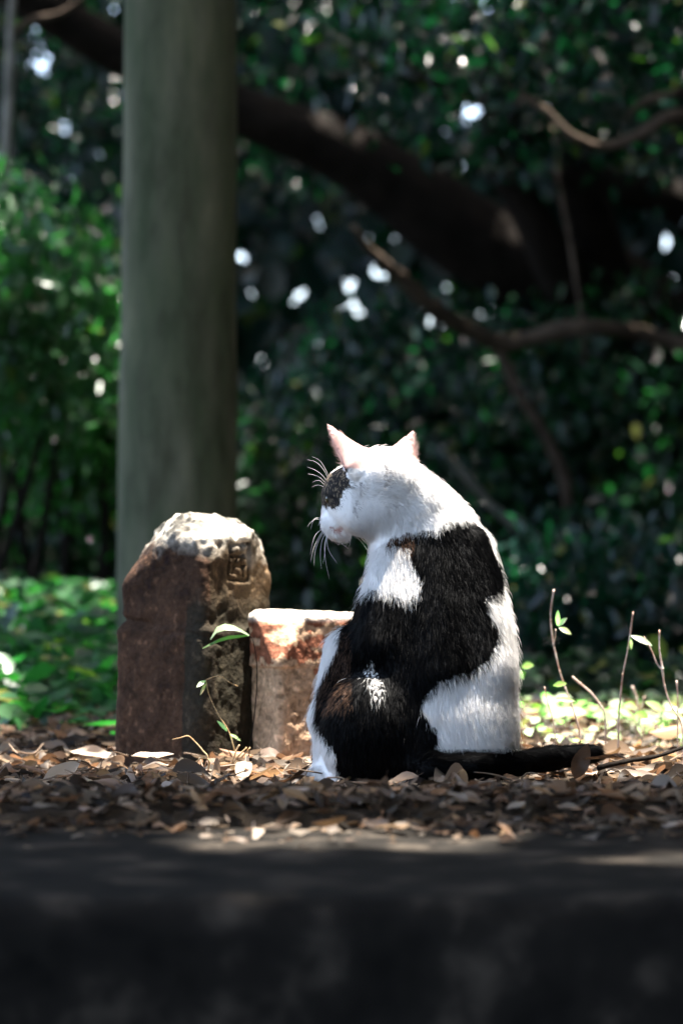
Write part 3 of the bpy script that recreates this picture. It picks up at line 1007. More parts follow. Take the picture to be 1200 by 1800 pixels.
tree_limb(T2, 'branch', [(1002, 985, 7.5), (950, 960, 7.4), (880, 905, 7.3), (820, 840, 7.2), (775, 785, 7.1)], [0.020, 0.018, 0.015, 0.012, 0.007], M_bark_grey, 8, 0.3, 7)

T3 = empty('twisted_tree', (P(1500, 1120, 6.6)[0], 6.6, 0))
tag(T3, 'tree with twisted thin brown branches reaching in at the upper right', 'tree')
tree_limb(T3, 'trunk', [(1520, 1180, 6.6), (1480, 800, 6.6), (1420, 400, 6.6), (1330, 200, 6.6)], [0.10, 0.09, 0.07, 0.04], M_bark_brown, 12, 0.2, 8)
tree_limb(T3, 'branch', [(1360, 260, 6.6), (1260, 215, 6.6), (1180, 205, 6.5), (1120, 238, 6.5), (1060, 258, 6.5), (1005, 240, 6.4), (960, 195, 6.4), (910, 165, 6.4)], [0.03, 0.024, 0.019, 0.017, 0.015, 0.013, 0.010, 0.006], M_bark_brown, 8, 0.3, 9)
tree_limb(T3, 'branch', [(1330, 190, 6.6), (1230, 160, 6.6), (1170, 168, 6.5), (1130, 180, 6.5), (1100, 205, 6.5)], [0.024, 0.017, 0.012, 0.010, 0.006], M_bark_brown, 8, 0.3, 10)

VN = empty('hanging_vine', P(975, 245, 8.0))
tag(VN, 'thin grey vine hanging down from the dark branches at the right', 'vine')
tree_limb(VN, 'stem', [(970, 225, 8.0), (982, 320, 7.8), (998, 400, 7.7), (1010, 480, 7.6), (1022, 560, 7.6), (1028, 640, 7.6)], [0.009, 0.009, 0.008, 0.008, 0.007, 0.005], M_bark_brown, 8, 0.3, 11)

T4 = empty('slender_tree', (P(12, 1160, 7.0)[0], 7.0, 0))
tag(T4, 'slender pale grey tree stem at the left edge behind the pole', 'tree')
tree_limb(T4, 'trunk', [(-20, 1160, 7.0), (-8, 900, 7.0), (2, 500, 7.0), (12, 250, 7.0), (20, 60, 7.0), (26, -100, 7.0)], [0.03, 0.026, 0.02, 0.017, 0.014, 0.01], M_bark_grey, 8, 0.2, 12)
tree_limb(T4, 'branch', [(20, 60, 7.0), (60, 35, 7.0), (110, 22, 7.0), (170, -20, 7.0)], [0.014, 0.012, 0.010, 0.006], M_bark_brown, 8, 0.2, 13)


def crown(root, n_cl, per, at, size, cl_r, L, **kw):
    """crown at a distance: centre as a picture direction and distance, size in metres"""
    C = clusters(n_cl, per, P(*at), size, cl_r)
    C = C[C[:, 2] > 0.01]
    return foliage('crown', C, L, M_leaf, root, **kw)


# crowns
crown(T1, 650, 12, (640, 10, 9.6), (3.2, 1.2, 0.80), 0.10, 0.055)
crown(T2, 420, 14, (900, 760, 9.6), (0.85, 0.5, 0.45), 0.09, 0.07)
crown(T3, 420, 12, (1180, 60, 7.2), (1.1, 0.8, 0.42), 0.10, 0.065)
crown(T4, 260, 12, (40, 230, 10.2), (1.3, 0.6, 0.9), 0.09, 0.065)

SHR = [  # name, label, px, py, Y, size, clusters, leaf, colours
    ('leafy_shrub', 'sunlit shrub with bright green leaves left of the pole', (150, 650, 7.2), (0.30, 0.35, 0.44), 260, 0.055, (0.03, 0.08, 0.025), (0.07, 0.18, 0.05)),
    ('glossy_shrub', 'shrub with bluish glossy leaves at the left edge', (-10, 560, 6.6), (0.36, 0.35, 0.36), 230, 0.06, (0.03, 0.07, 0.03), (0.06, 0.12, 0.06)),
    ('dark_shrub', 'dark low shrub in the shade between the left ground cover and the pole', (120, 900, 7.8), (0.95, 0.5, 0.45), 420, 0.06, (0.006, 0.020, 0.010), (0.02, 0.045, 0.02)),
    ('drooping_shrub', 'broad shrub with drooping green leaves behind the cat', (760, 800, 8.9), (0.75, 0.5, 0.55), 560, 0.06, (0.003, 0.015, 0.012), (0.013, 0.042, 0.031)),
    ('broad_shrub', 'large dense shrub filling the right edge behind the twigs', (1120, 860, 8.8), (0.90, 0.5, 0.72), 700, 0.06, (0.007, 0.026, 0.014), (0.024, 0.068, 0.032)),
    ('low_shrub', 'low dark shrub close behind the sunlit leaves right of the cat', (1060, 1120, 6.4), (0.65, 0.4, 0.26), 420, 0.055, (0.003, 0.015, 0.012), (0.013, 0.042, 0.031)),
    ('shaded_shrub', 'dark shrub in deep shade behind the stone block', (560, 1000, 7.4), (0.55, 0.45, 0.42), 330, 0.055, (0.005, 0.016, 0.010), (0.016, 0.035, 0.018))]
for i, (nm, lb, at_, size, ncl, L, lo_c, hi_c) in enumerate(SHR):
    c0 = P(*at_)
    r0 = empty(nm, (c0[0], c0[1], -0.05))
    tag(r0, lb, 'shrub')
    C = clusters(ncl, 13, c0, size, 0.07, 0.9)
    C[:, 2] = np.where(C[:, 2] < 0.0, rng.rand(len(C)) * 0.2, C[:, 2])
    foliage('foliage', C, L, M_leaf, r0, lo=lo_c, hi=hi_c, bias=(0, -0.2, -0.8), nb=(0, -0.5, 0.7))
    for s_ in range(5):
        e_ = c0 + np.array([rng.uniform(-0.7, 0.7) * size[0], rng.uniform(-0.5, 0.5) * size[1], rng.uniform(0.0, 0.6) * size[2]])
        b0 = np.array([c0[0] + rng.uniform(-0.15, 0.15), c0[1] + rng.uniform(-0.1, 0.1), -0.1])
        mid = (b0 + e_) / 2 + rng.uniform(-0.08, 0.08, 3)
        tube('stem', [b0, mid, e_], [0.018, 0.012, 0.005], M_bark, r0, 7, 0.2, s_)

# far wood: a leafy wall with chinks where the sky comes through
def wall(Y, x0, x1, z0, z1, sp, L, holes):
    nx, nz = int((x1 - x0) / sp), int((z1 - z0) / sp)
    X_, Z_ = np.meshgrid(np.arange(nx) * sp + x0, np.arange(nz) * sp + z0, indexing='ij')
    C = np.stack([X_.ravel(), np.full(X_.size, Y, float), Z_.ravel()], 1)
    C[:, 0] += rng.uniform(-0.45, 0.45, len(C)) * sp; C[:, 2] += rng.uniform(-0.45, 0.45, len(C)) * sp
    C[:, 1] += rng.uniform(-0.25, 0.25, len(C))
    ok = np.ones(len(C), bool)
    for (hx, hz_, hr) in holes:
        ok &= ((C[:, 0] - hx) ** 2 + (C[:, 2] - hz_) ** 2) > (hr + L * 0.27) ** 2
    return C[ok]


YW = 13.0
holes = []
def hole_field(n, pxr, pyr):
    for _ in range(n):
        px = rng.uniform(*pxr); py = rng.uniform(*pyr)
        p = P(px, py, YW)
        r_h = rng.uniform(-0.012, 0.026)
        if all((p[0] - a_[0]) ** 2 + (p[2] - a_[1]) ** 2 > 0.155 ** 2 for a_ in holes): holes.append((p[0], p[2], r_h))
hole_field(150, (-100, 260), (40, 520)); hole_field(70, (400, 560), (240, 560)); hole_field(70, (400, 700), (300, 760))
hole_field(60, (640, 900), (170, 420)); hole_field(70, (640, 860), (520, 740)); hole_field(14, (860, 1200), (60, 700))
hole_field(12, (0, 160), (560, 760)); hole_field(30, (-1200, 2400), (-100, 600)); hole_field(8, (860, 1050), (700, 860))
C = wall(YW, -6.5, 6.5, -0.2, 5.6, 0.075, 0.19, holes)
n = len(C)
C2 = wall(YW + 0.5, -6.5, 6.5, -0.2, 5.6, 0.08, 0.19, [(hx * 13.5 / 13, CAM_H + (hz_ - CAM_H) * 13.5 / 13, hr) for hx, hz_, hr in holes])
C3 = wall(0, -14, 4, -0.2, 7.6, 0.16, 0.19, [])            # unseen leaf wall added at the right to block skylight
C3 = np.stack([6.6 + C3[:, 1], -C3[:, 0], C3[:, 2]], 1)
C4 = wall(-9.0, 0.5, 7.0, -0.2, 7.6, 0.16, 0.19, [])  # unseen leaf wall added behind the camera to hold back skylight
C5 = wall(0, 3.5, 9.0, -0.2, 7.6, 0.16, 0.19, []); C5 = np.stack([6.6 + C5[:, 1], -C5[:, 0], C5[:, 2]], 1)  # carries the added right-hand wall on behind the camera
C3 = np.vstack([C3, C5])
side = np.concatenate([np.zeros(len(C) + len(C2), bool), np.ones(len(C3), bool), np.zeros(len(C4), bool)])
big = np.concatenate([np.zeros(len(C) + len(C2), bool), np.ones(len(C3) + len(C4), bool)])
C = np.vstack([C, C2, C3, C4]); n = len(C)
V, F, cc = leaf_cloud(C, rand_dirs(n, (0, 0, -0.4), 0.6) * np.where(side[:, None], np.array([[0.25, 1, 1]]), np.array([[1, 0.25, 1]])), np.where(side[:, None], rand_dirs(n, (-1.6, 0, 0.3), 0.4), rand_dirs(n, (0, -1.6, 0.3), 0.4)), np.where(big, 0.42, 0.19) * rng.uniform(0.85, 1.2, n), greens(n, hi=(0.007, 0.025, 0.020)), 1.5, 0.15)
tag(link('distant_woodland', make_data('distant_woodland', V, F, cc, smooth=False), M_leaf), kind='stuff')

# ------------------------------------------------------------------ the tree overhead: its shade falls on everything but the sunlit places
def lit(gx_, gy_):
    """share of sunlight that the crown lets through to the ground point (x, y)"""
    p = np.stack([gx_, gy_, np.zeros_like(gx_)], -1)
    e = 0.05 * fbm(p, 6, 131, 2)
    s = np.zeros_like(gx_)
    x_, y_ = gx_ + e, gy_ + 0.6 * e
    s = np.where((y_ > 2.93) & (y_ < 4.42) & (x_ > -0.21) & (x_ < 0.78), 1.0, s)         # around the cat and to its right
    s = np.where((y_ > 2.865) & (y_ < 3.2) & (x_ > -0.10) & (x_ < 0.20), 1.0, s)        # the cat itself
    s = np.where((y_ > 3.20) & (y_ < 3.36) & (x_ > -0.31) & (x_ < -0.12), 1.0, s)        # head of the marker
    s = np.where((np.abs(y_ - 2.22) < 0.05) & (x_ > -0.12) & (x_ < 0.11) & (fbm(p, 9, 149, 1) > -0.3), 1.0, s)    # streaks on the kerb
    s = np.where((np.abs(y_ - 2.09) < 0.035) & (x_ > 0.24) & (x_ < 0.36), 1.0, s)
    n_ = fbm(p, 5, 141, 2); n2 = fbm(p, 11, 145, 1)
    s = np.where((x_ < -0.28) & (y_ > 2.85) & (y_ < 6.2) & (n_ > np.where(y_ < 3.4, 0.0, 0.25)), 0.9, s)        # dapples on the ground cover
    s = np.where((x_ < -0.3) & (y_ > 5.8) & (y_ < 8.2) & (n2 > 0.12), 0.95, s)          # left shrubs
    s = np.where((np.abs(gx_ + 0.345) < 0.26) & (np.abs(gy_ - 5.0) < 0.34), 0.0, s)         # the pole stands in shade
    s = np.where((y_ > 5.5) & (x_ > -0.3) & (n2 > np.where(x_ < 1.0, 0.32, 0.52)), 0.85, s)
    s = np.where((y_ > 9.3) & (x_ < 0.3) & (n2 > 0.36), 0.85, s)
    return s


T5 = empty('spreading_tree', (-3.4, 6.0, 0))
tag(T5, 'broad evergreen tree whose crown spreads overhead above the picture and shades the ground', 'tree')
tube('trunk', [(-3.4, 6.0, -0.1), (-3.2, 6.1, 1.6), (-2.7, 6.2, 3.2), (-1.8, 6.3, 4.6), (-0.8, 6.4, 5.6)], [0.34, 0.26, 0.21, 0.16, 0.09], M_bark, T5, 16, 0.25, 21)
for s_, e_ in enumerate([(2.5, 8.5, 5.6), (-3, 2.0, 5.6), (0.5, 9, 5.7), (-2, 12, 5.8), (-1.5, 0, 5.5)]):
    tube('branch', [(-1.8, 6.3, 4.6), tuple((np.array([-1.8, 6.3, 4.6]) + np.array(e_)) / 2 + np.array([0, 0, 0.3])), e_], [0.13, 0.08, 0.03], M_bark, T5, 10, 0.2, 30 + s_)
Cs = []
for zl, sp in ((5.0, 0.078), (5.6, 0.09), (6.3, 0.11)):
    X_, Y_ = np.meshgrid(np.arange(-7, 7, sp), np.arange(-6, 16, sp), indexing='ij')
    C = np.stack([X_.ravel(), Y_.ravel(), np.full(X_.size, zl)], 1)
    C += rng.uniform(-0.5, 0.5, C.shape) * np.array([sp, sp, 0.35])
    C[:, 0] += SUN[0] / SUN[2] * zl; C[:, 1] += SUN[1] / SUN[2] * zl
    g = C - SUN * (C[:, 2] / SUN[2])[:, None]
    L_ = lit(g[:, 0], g[:, 1])
    for ox, oy in ((0.06, 0), (-0.06, 0), (0, 0.06), (0, -0.06)):
        L_ = np.maximum(L_, lit(g[:, 0] + ox, g[:, 1] + oy))
    C = C[rng.rand(len(C)) > L_]
    Cs.append(C)
C = np.vstack(Cs); n = len(C)
V, F, cc = leaf_cloud(C, rand_dirs(n, (0, 0, -0.2), 0.6) * np.array([1, 1, 0.3]), rand_dirs(n, (0.2, 0.4, 1.6), 0.35), 0.17 * rng.uniform(0.8, 1.2, n), greens(n), 1.6, 0.15)
o = link('crown', make_data('crown', V, F, cc, smooth=False), M_leaf, T5)
o['kind'] = 'stuff'

# ------------------------------------------------------------------ ground cover at the left, seedlings at the right
def cover_points(n, xr, yr, dens):
    x_ = rng.uniform(*xr, n); y_ = rng.uniform(*yr, n)
    ok = rng.rand(n) < dens(x_, y_)
    return x_[ok], y_[ok]


def cover(name, x_, y_, height, L, lo_c, hi_c, W=1.5, yellow=0.06):
    n = len(x_)
    z_ = ground_z(x_, y_) + height * (0.15 + 0.85 * rng.rand(n))
    C = np.stack([x_, y_, z_], 1)
    t = rng.rand(n, 1) ** 1.3
    col = np.array(lo_c) * (1 - t) + np.array(hi_c) * t
    yy = rng.rand(n) < yellow
    col[yy] = np.array([0.20, 0.19, 0.05])
    V, F, c = leaf_cloud(C, rand_dirs(n, (0, -0.3, 0), 0.6) * np.array([1, 1, 0.35]), rand_dirs(n, (0, -0.35, 1.2), 0.4), L * rng.uniform(0.6, 1.3, n), col, W, 0.3)
    return tag(link(name, make_data(name, V, F, c, smooth=False), M_cover), kind='stuff')


x_, y_ = cover_points(16000, (-2.6, -0.30), (3.75, 8.5), lambda x, y: np.clip((y - 3.7) / 0.8, 0, 1) * np.clip((-x - 0.28) / 0.1, 0.0, 1))
hgt = 0.05 + 0.16 * np.clip((y_ - 3.9) / 1.8, 0, 1)
cover('ground_cover', x_, y_, hgt, 0.055, (0.014, 0.055, 0.026), (0.045, 0.14, 0.045))
x_, y_ = cover_points(1900, (0.12, 1.6), (3.45, 5.0), lambda x, y: 0.75 * np.ones_like(x))
cover('seedling_carpet', x_, y_, 0.035, 0.024, (0.34, 0.42, 0.22), (0.60, 0.64, 0.46), W=1.9, yellow=0.1)
x_, y_ = cover_points(9000, (-0.5, 3.0), (5.0, 8.5), lambda x, y: 0.9 * np.ones_like(x))
cover('understory_plants', x_, y_, 0.14, 0.05, (0.008, 0.026, 0.014), (0.024, 0.060, 0.028))

# ------------------------------------------------------------------ fallen leaves
def dry_leaf_mesh(seed):
    r_ = np.random.RandomState(seed)
    nu, nv = 8, 4
    L, W = 1.0, r_.uniform(0.28, 0.46)
    curl = r_.uniform(-2.2, 3.2); bend = r_.uniform(-0.7, 0.9); tw = r_.uniform(-0.6, 0.6); ph = r_.rand() * 6
    V = []
    for i in range(nu + 1):
        u = i / nu
        w = W * 0.5 * (math.sin(math.pi * u ** 0.85) ** 0.8) + 0.006
        for j in range(-nv // 2, nv // 2 + 1):
            v = j / (nv / 2)
            s = v * w
            zc = curl * s * s * 2.2 - bend * (u - 0.45) ** 2 * 0.9 + 0.03 * math.sin(9 * u + ph) * abs(v)
            yy = s * math.cos(tw * (u - 0.5)); zz_ = zc + s * math.sin(tw * (u - 0.5) * 2) + 0.02 * (1 - abs(v))
            V.append((u - 0.5, yy, zz_))
    V = np.array(V)
    F = []
    m = nv + 1
    for i in range(nu):
        for j in range(nv):
            F.append((i * m + j, (i + 1) * m + j, (i + 1) * m + j + 1, i * m + j + 1))
    # stalk
    k = len(V)
    st = np.array([(-0.5, 0.004, 0.02), (-0.5, -0.004, 0.02), (-0.64, 0.004, 0.05), (-0.64, -0.004, 0.05)]); st[:, 2] += V[:m, 2].mean()
    V = np.vstack([V, st]); F.append((k, k + 1, k + 3, k + 2))
    return V, F


DRY = [dry_leaf_mesh(s) for s in range(14)]
DRYC = np.array([(0.42, 0.30, 0.22), (0.50, 0.40, 0.32), (0.34, 0.20, 0.12), (0.55, 0.45, 0.36), (0.26, 0.15, 0.09), (0.46, 0.30, 0.17), (0.38, 0.27, 0.21)])


def rotm(rz, ry, rx):
    c1, s1, c2, s2, c3, s3 = math.cos(rz), math.sin(rz), math.cos(ry), math.sin(ry), math.cos(rx), math.sin(rx)
    Z = np.array([[c1, -s1, 0], [s1, c1, 0], [0, 0, 1]]); Y = np.array([[c2, 0, s2], [0, 1, 0], [-s2, 0, c2]]); X = np.array([[1, 0, 0], [0, c3, -s3], [0, s3, c3]])
    return Z @ Y @ X


def free(x, y):
    """outside the cat, the stones and the pole"""
    a_ = ((x - 0.11) / 0.125) ** 2 + ((y - 2.955) / 0.115) ** 2 > 1
    b_1 = (abs(x - PX) > 0.125) | (abs(y - PYY) > 0.115)
    c_ = (abs((x - BX) * math.cos(BTH) + (y - BY) * math.sin(BTH)) > 0.095) | (abs((y - BY) * math.cos(BTH) - (x - BX) * math.sin(BTH)) > 0.05)
    d_ = (abs(y - np.interp(x, [0.06, 0.2, 0.32], [2.86, 2.88, 2.98])) > 0.03) | (x < 0.05) | (x > 0.33)
    return a_ & b_1 & c_ & d_


# the bed: thousands of leaves nobody could count
VV, FF, CC = [], [], []
off = 0
cnt_l = 0
while cnt_l < 9500:
    y = 2.46 + (5.0 - 2.46) * rng.rand() ** 1.25
    if rng.rand() < 0.12: y = 2.46 - abs(rng.normal()) * 0.08
    x = rng.uniform(-0.24, 0.24) * y + rng.uniform(-0.1, 0.1)
    if rng.rand() < 0.12: x = rng.uniform(-1.8, 1.8)
    if not free(x, y): continue
    if x < -0.3 and y > 4.3 and rng.rand() < 0.7: continue
    Vl, Fl = DRY[rng.randint(14)]
    s = 0.014 + 0.040 * rng.rand() ** 1.5
    z = float(ground_z(np.array(x), np.array(y))) + rng.rand() * 0.012 + 0.004
    if y < 2.45: z = max(z, 0.006); s *= 0.75
    M_ = rotm(rng.rand() * 6.28, rng.normal() * 0.32, rng.normal() * 0.5)
    VV.append((Vl * s) @ M_.T + np.array([x, y, z])); FF += [tuple(i + off for i in f) for f in Fl]
    cc1 = DRYC[rng.randint(len(DRYC))] * (0.05 + 0.85 * rng.rand() ** 1.9)
    CC.append(np.tile(cc1, (len(Vl), 1))); off += len(Vl); cnt_l += 1
for k_ in range(420):
    y = 2.42 + 2.0 * rng.rand() ** 1.5; x = rng.uniform(-0.24, 0.24) * y
    if not free(x, y): continue
    a_r = rng.rand() * 6.28; ln = rng.uniform(0.015, 0.06)
    z = max(float(ground_z(np.array(x), np.array(y))) + 0.014, 0.004)
    p0 = np.array([x, y, z + rng.rand() * 0.006]); d_ = np.array([math.cos(a_r), math.sin(a_r), rng.uniform(-0.05, 0.28)]) * ln
    bend_ = rng.normal(size=3) * ln * 0.10
    Vt, Ft = tube_mesh([p0, p0 + d_ * 0.5 + bend_, p0 + d_], [0.0011, 0.0010, 0.0006], 4)
    VV.append(Vt); FF += [tuple(i + off for i in f) for f in Ft]
    CC.append(np.tile(np.array([0.30, 0.22, 0.16]) * rng.uniform(0.3, 1.5), (len(Vt), 1))); off += len(Vt)
tag(link('leaf_litter', make_data('leaf_litter', np.vstack(VV), FF, np.vstack(CC)), M_dry), kind='stuff')

VV, FF, CC = [], [], []
off = 0
for k_ in range(2600):
    y = KERB_BACK + 0.03 - abs(rng.normal()) * 0.10; x = rng.uniform(-0.24, 0.24) * y * 1.4
    s = 0.004 + 0.011 * rng.rand() ** 2
    Vl, Fl = DRY[rng.randint(14)]
    Vl = Vl[::2][:25]
    th = np.sort(rng.rand(5)) * 6.28
    Vc = np.stack([np.cos(th) * s, np.sin(th) * s * rng.uniform(0.3, 1), rng.rand(5) * s * 0.5], 1)
    Vc = np.vstack([Vc, [[0, 0, s * 0.5]]])
    VV.append(Vc @ rotm(rng.rand() * 6.28, 0, 0).T + np.array([x, y, 0.003])); FF += [(off + i, off + (i + 1) % 5, off + 5) for i in range(5)]
    CC.append(np.tile(DRYC[rng.randint(len(DRYC))] * rng.uniform(0.06, 0.5), (6, 1))); off += 6
tag(link('leaf_crumbs', make_data('leaf_crumbs', np.vstack(VV), FF, np.vstack(CC)), M_dry), kind='stuff')

# single leaves that can be picked out
def dry_data(k, ci, f=1.0):
    Vl, Fl = DRY[k]
    me = make_data('fallen_leaf', Vl, Fl, np.tile(DRYC[ci] * f, (len(Vl), 1)))
    me.materials.append(M_dry)
    return me


LEAF_DATA = [dry_data(k % 14, k % len(DRYC), (0.14, 0.26, 0.42, 0.7)[k % 4]) for k in range(28)]


def place_leaf(me, loc, rot, s, label, group=None):
    o = bpy.data.objects.new('fallen_leaf', me)
    COL.objects.link(o)
    o.location = tuple(map(float, loc)); o.rotation_euler = rot; o.scale = (s, s, s)
    tag(o, label, 'leaf', group)
    return o


NAMED = [  # px, py, Y, data k, colour, factor, rot, scale, label
    (108, 1362, 2.93, 3, 3, 1.0, (0.9, -0.5, 0.6), 0.060, 'large pale beige leaf standing on edge at the lower left'),
    (52, 1383, 2.88, 1, 3, 1.0, (0.1, 0.05, 0.2), 0.058, 'flat pale leaf lying left of the upright beige leaf'),
    (186, 1412, 2.62, 0, 1, 0.9, (0.2, 0.1, 1.1), 0.050, 'blurred beige leaf in the shade below the marker'),
    (160, 1328, 3.28, 5, 1, 1.15, (0.7, 0.1, 0.3), 0.060, 'bright sunlit leaf leaning at the left foot of the marker'),
    (1180, 1278, 3.45, 2, 5, 1.0, (0.25, -0.15, 0.35), 0.075, 'curled orange brown leaf under the twigs at the right edge'),
    (1021, 1338, 2.84, 4, 4, 0.35, (1.35, -1.2, 0.1), 0.045, 'dark pointed leaf standing upright at the tip of the tail'),
    (1060, 1335, 2.80, 7, 4, 0.5, (0.1, 0.1, 2.6), 0.055, 'dark leaf lying flat beyond the tip of the tail'),
    (545, 1408, 2.66, 8, 6, 0.9, (0.1, 0.0, 0.3), 0.045, 'blurred grey leaf in shade in front of the white foreleg'),
    (615, 1412, 2.64, 9, 6, 0.9, (0.1, 0.05, 0.0), 0.060, 'wide pale leaf in the shade in front of the cat'),
    (655, 1376, 2.80, 10, 5, 0.9, (0.6, 0.1, 2.8), 0.026, 'small reddish leaf touching the root of the tail'),
    (415, 1322, 3.1, 11, 2, 1.3, (0.3, 0.2, 0.1), 0.045, 'curled orange leaf under the dry straws'),
    (268, 1332, 3.1, 12, 1, 1.1, (0.3, 0.0, 0.3), 0.055, 'sunlit twisted leaf in front of the marker'),
    (58, 1488, 2.16, 6, 6, 1.0, (0.2, 0.0, 0.9), 0.022, 'single small grey leaf lying on the kerb at the left'),
    (510, 1480, 2.23, 13, 1, 1.0, (0.8, 0.3, 0.4), 0.030, 'curled leaf caught in the sunlit streak on the kerb')]
for (px, py, Y, k, ci, f, rot, s, lb) in NAMED:
    p = P(px, py, Y)
    place_leaf(dry_data(k, ci, f), p, rot, s, lb)
zones = [
    ('dry leaf in the sunlit strip between the marker and the white foreleg', 'sunlit leaves between the marker and the cat', (-0.24, -0.045), (2.90, 3.20), 46),
    ('sunlit leaf on the bright bed right of the cat', 'sunlit leaves right of the cat', (0.22, 0.46), (3.02, 3.5), 60),
    ('shaded dry leaf on the dark ground in front of the cat', 'shaded leaves in front of the cat', (-0.05, 0.20), (2.50, 2.82), 40),
    ('shaded dry leaf on the dark ground at the lower right', 'shaded leaves at the lower right', (0.20, 0.42), (2.50, 2.90), 44),
    ('dry leaf on the dim ground at the lower left', 'leaves on the ground at the lower left', (-0.44, -0.06), (2.50, 2.88), 60)]
for lb, gr, xr, yr, nn_ in zones:
    k = 0
    while k < nn_:
        x = rng.uniform(*xr); y = rng.uniform(*yr)
        if not free(x, y): continue
        z = float(ground_z(np.array(x), np.array(y))) + 0.012 + rng.rand() * 0.008
        li = rng.randint(28)
        me = LEAF_DATA[li]
        tone = ('dark brown', 'brown', 'tan', 'pale beige')[li % 4]
        place_leaf(me, (x, y, z), (rng.normal() * 0.35, rng.normal() * 0.25, rng.rand() * 6.28), rng.uniform(0.03, 0.062), tone + ' ' + lb, tone + ' ' + gr)
        k += 1


# ------------------------------------------------------------------ twigs, seedlings, straws, sprig
def small_leaf(parent, base, tip, width, colr, nrm_=(0, -1, 0.6), name='leaf'):
    base, tip = np.array(base, float), np.array(tip, float)
    D = tip - base; L = np.linalg.norm(D); D /= L
    N = np.array(nrm_, float); S = np.cross(N, D); S /= np.linalg.norm(S); N = np.cross(D, S)
    prof = [(0, 0.06), (0.2, 0.6), (0.45, 1.0), (0.7, 0.85), (0.9, 0.4), (1, 0.05)]
    V = []
    for u, wv in prof:
        c0 = base + D * L * u - N * L * 0.12 * (u - 0.2) ** 2 * 2
        for s, lift_ in ((-1, 0.25), (0, 0), (1, 0.25)):
            V.append(c0 + S * (s * wv * width / 2) + N * (lift_ * wv * width / 2))
    V = np.array(V); F = []
    for i in range(len(prof) - 1):
        for j in range(2):
            F.append((i * 3 + j, (i + 1) * 3 + j, (i + 1) * 3 + j + 1, i * 3 + j + 1))
    me = make_data('leaf', V, F, np.tile(np.array(colr), (len(V), 1)))
    return link(name, me, M_cover, parent)


def stem_path(pts, Y):
    return [P(px, py, Y) for px, py in pts]


def sprout(name, label, cat_, paths, Y, leaves=(), mat=None, buds=True):
    p0 = P(paths[0][0][-1][0], paths[0][0][-1][1], Y)
    r0 = empty(name, p0)
    tag(r0, label, cat_)
    for k, (pts, r) in enumerate(paths):
        W_ = stem_path(pts, Y); r = [q_ * 0.82 for q_ in r]
        if k == 0:
            W_.append(np.array([W_[-1][0], W_[-1][1], -0.02])); r = list(r) + [r[-1]]
        # swollen nodes along the stem
        tube('stem' if k == 0 else 'side_stem', W_, r, mat or M_twig, r0, 7, 0.35, 50 + k)
        if buds:
            for q_ in range(1, len(pts) - 1):
                c0 = stem_path(pts, Y)[q_]
                V, F = uv_sphere(c0, r[q_] * 1.45, 8, 6, (1, 1, 0.8))
                link('node', make_data('node', V, F), mat or M_twig, r0)
    for (b1, t1, wd, cc_) in leaves:
        small_leaf(r0, P(b1[0], b1[1], Y), P(t1[0], t1[1], Y - 0.008), wd, cc_)
    return r0


LG = (0.45, 0.55, 0.25); LW = (0.62, 0.66, 0.5); LB = (0.26, 0.40, 0.10)
sprout('seedling', 'tallest twig seedling with three small pale leaves right of the cat', 'seedling',
       [([(973, 1036), (969, 1062), (967, 1090), (972, 1132), (983, 1180), (993, 1210), (1006, 1245), (1018, 1290)], [0.0017, 0.0014, 0.0012, 0.0014, 0.0014, 0.0014, 0.0015, 0.0016]),
        ([(976, 1106), (975, 1120), (972, 1134)], [0.0008, 0.0009, 0.001])], 3.25,
       [((979, 1100), (980, 1074), 0.006, LW), ((980, 1101), (994, 1086), 0.007, LW), ((982, 1103), (1003, 1113), 0.008, LG)])
sprout('seedling', 'upright reddish twig seedling with one pale leaf near its tip', 'seedling',
       [([(1112, 1075), (1108, 1105), (1103, 1140), (1094, 1185), (1090, 1220), (1087, 1250), (1086, 1290)], [0.0012, 0.0013, 0.0014, 0.0015, 0.0015, 0.0016, 0.0016])], 3.2,
       [((1107, 1117), (1146, 1132), 0.009, LW), ((1108, 1122), (1109, 1141), 0.004, LG)])
sprout('seedling', 'dark forked twig seedling close to the right edge', 'seedling',
       [([(1158, 1107), (1158, 1140), (1163, 1175), (1167, 1205), (1178, 1240), (1198, 1278)], [0.0013, 0.0012, 0.0020, 0.0014, 0.0014, 0.0014]),
        ([(1131, 1118), (1145, 1145), (1153, 1165), (1163, 1178)], [0.0006, 0.0009, 0.0012, 0.0014])], 3.15)
sprout('broken_twig', 'short pale broken twig slanting right of the tallest seedling', 'twig',
       [([(1005, 1189), (1018, 1201), (1035, 1215), (1052, 1236), (1063, 1262)], [0.0019, 0.0018, 0.0017, 0.0017, 0.0017])], 3.3)
sprout('seedling', 'small thin twig seedling between the cat and the tallest seedling', 'seedling',
       [([(956, 1207), (962, 1235), (971, 1265), (975, 1300)], [0.0010, 0.0010, 0.0009, 0.0009])], 3.2,
       [((971, 1205), (994, 1200), 0.009, LB), ((972, 1228), (1010, 1230), 0.007, LG)])
sprout('seedling', 'short pale twig stub cut off by the right edge', 'seedling',
       [([(1188, 1196), (1190, 1225), (1190, 1262)], [0.0015, 0.0011, 0.0011])], 3.2)
sprout('seedling', 'blurred forked stub between the upright and the dark forked seedlings', 'seedling',
       [([(1110, 1206), (1118, 1228), (1123, 1262)], [0.0022, 0.0018, 0.0018]), ([(1132, 1224), (1128, 1240), (1123, 1258)], [0.0020, 0.0016, 0.0014])], 3.65)
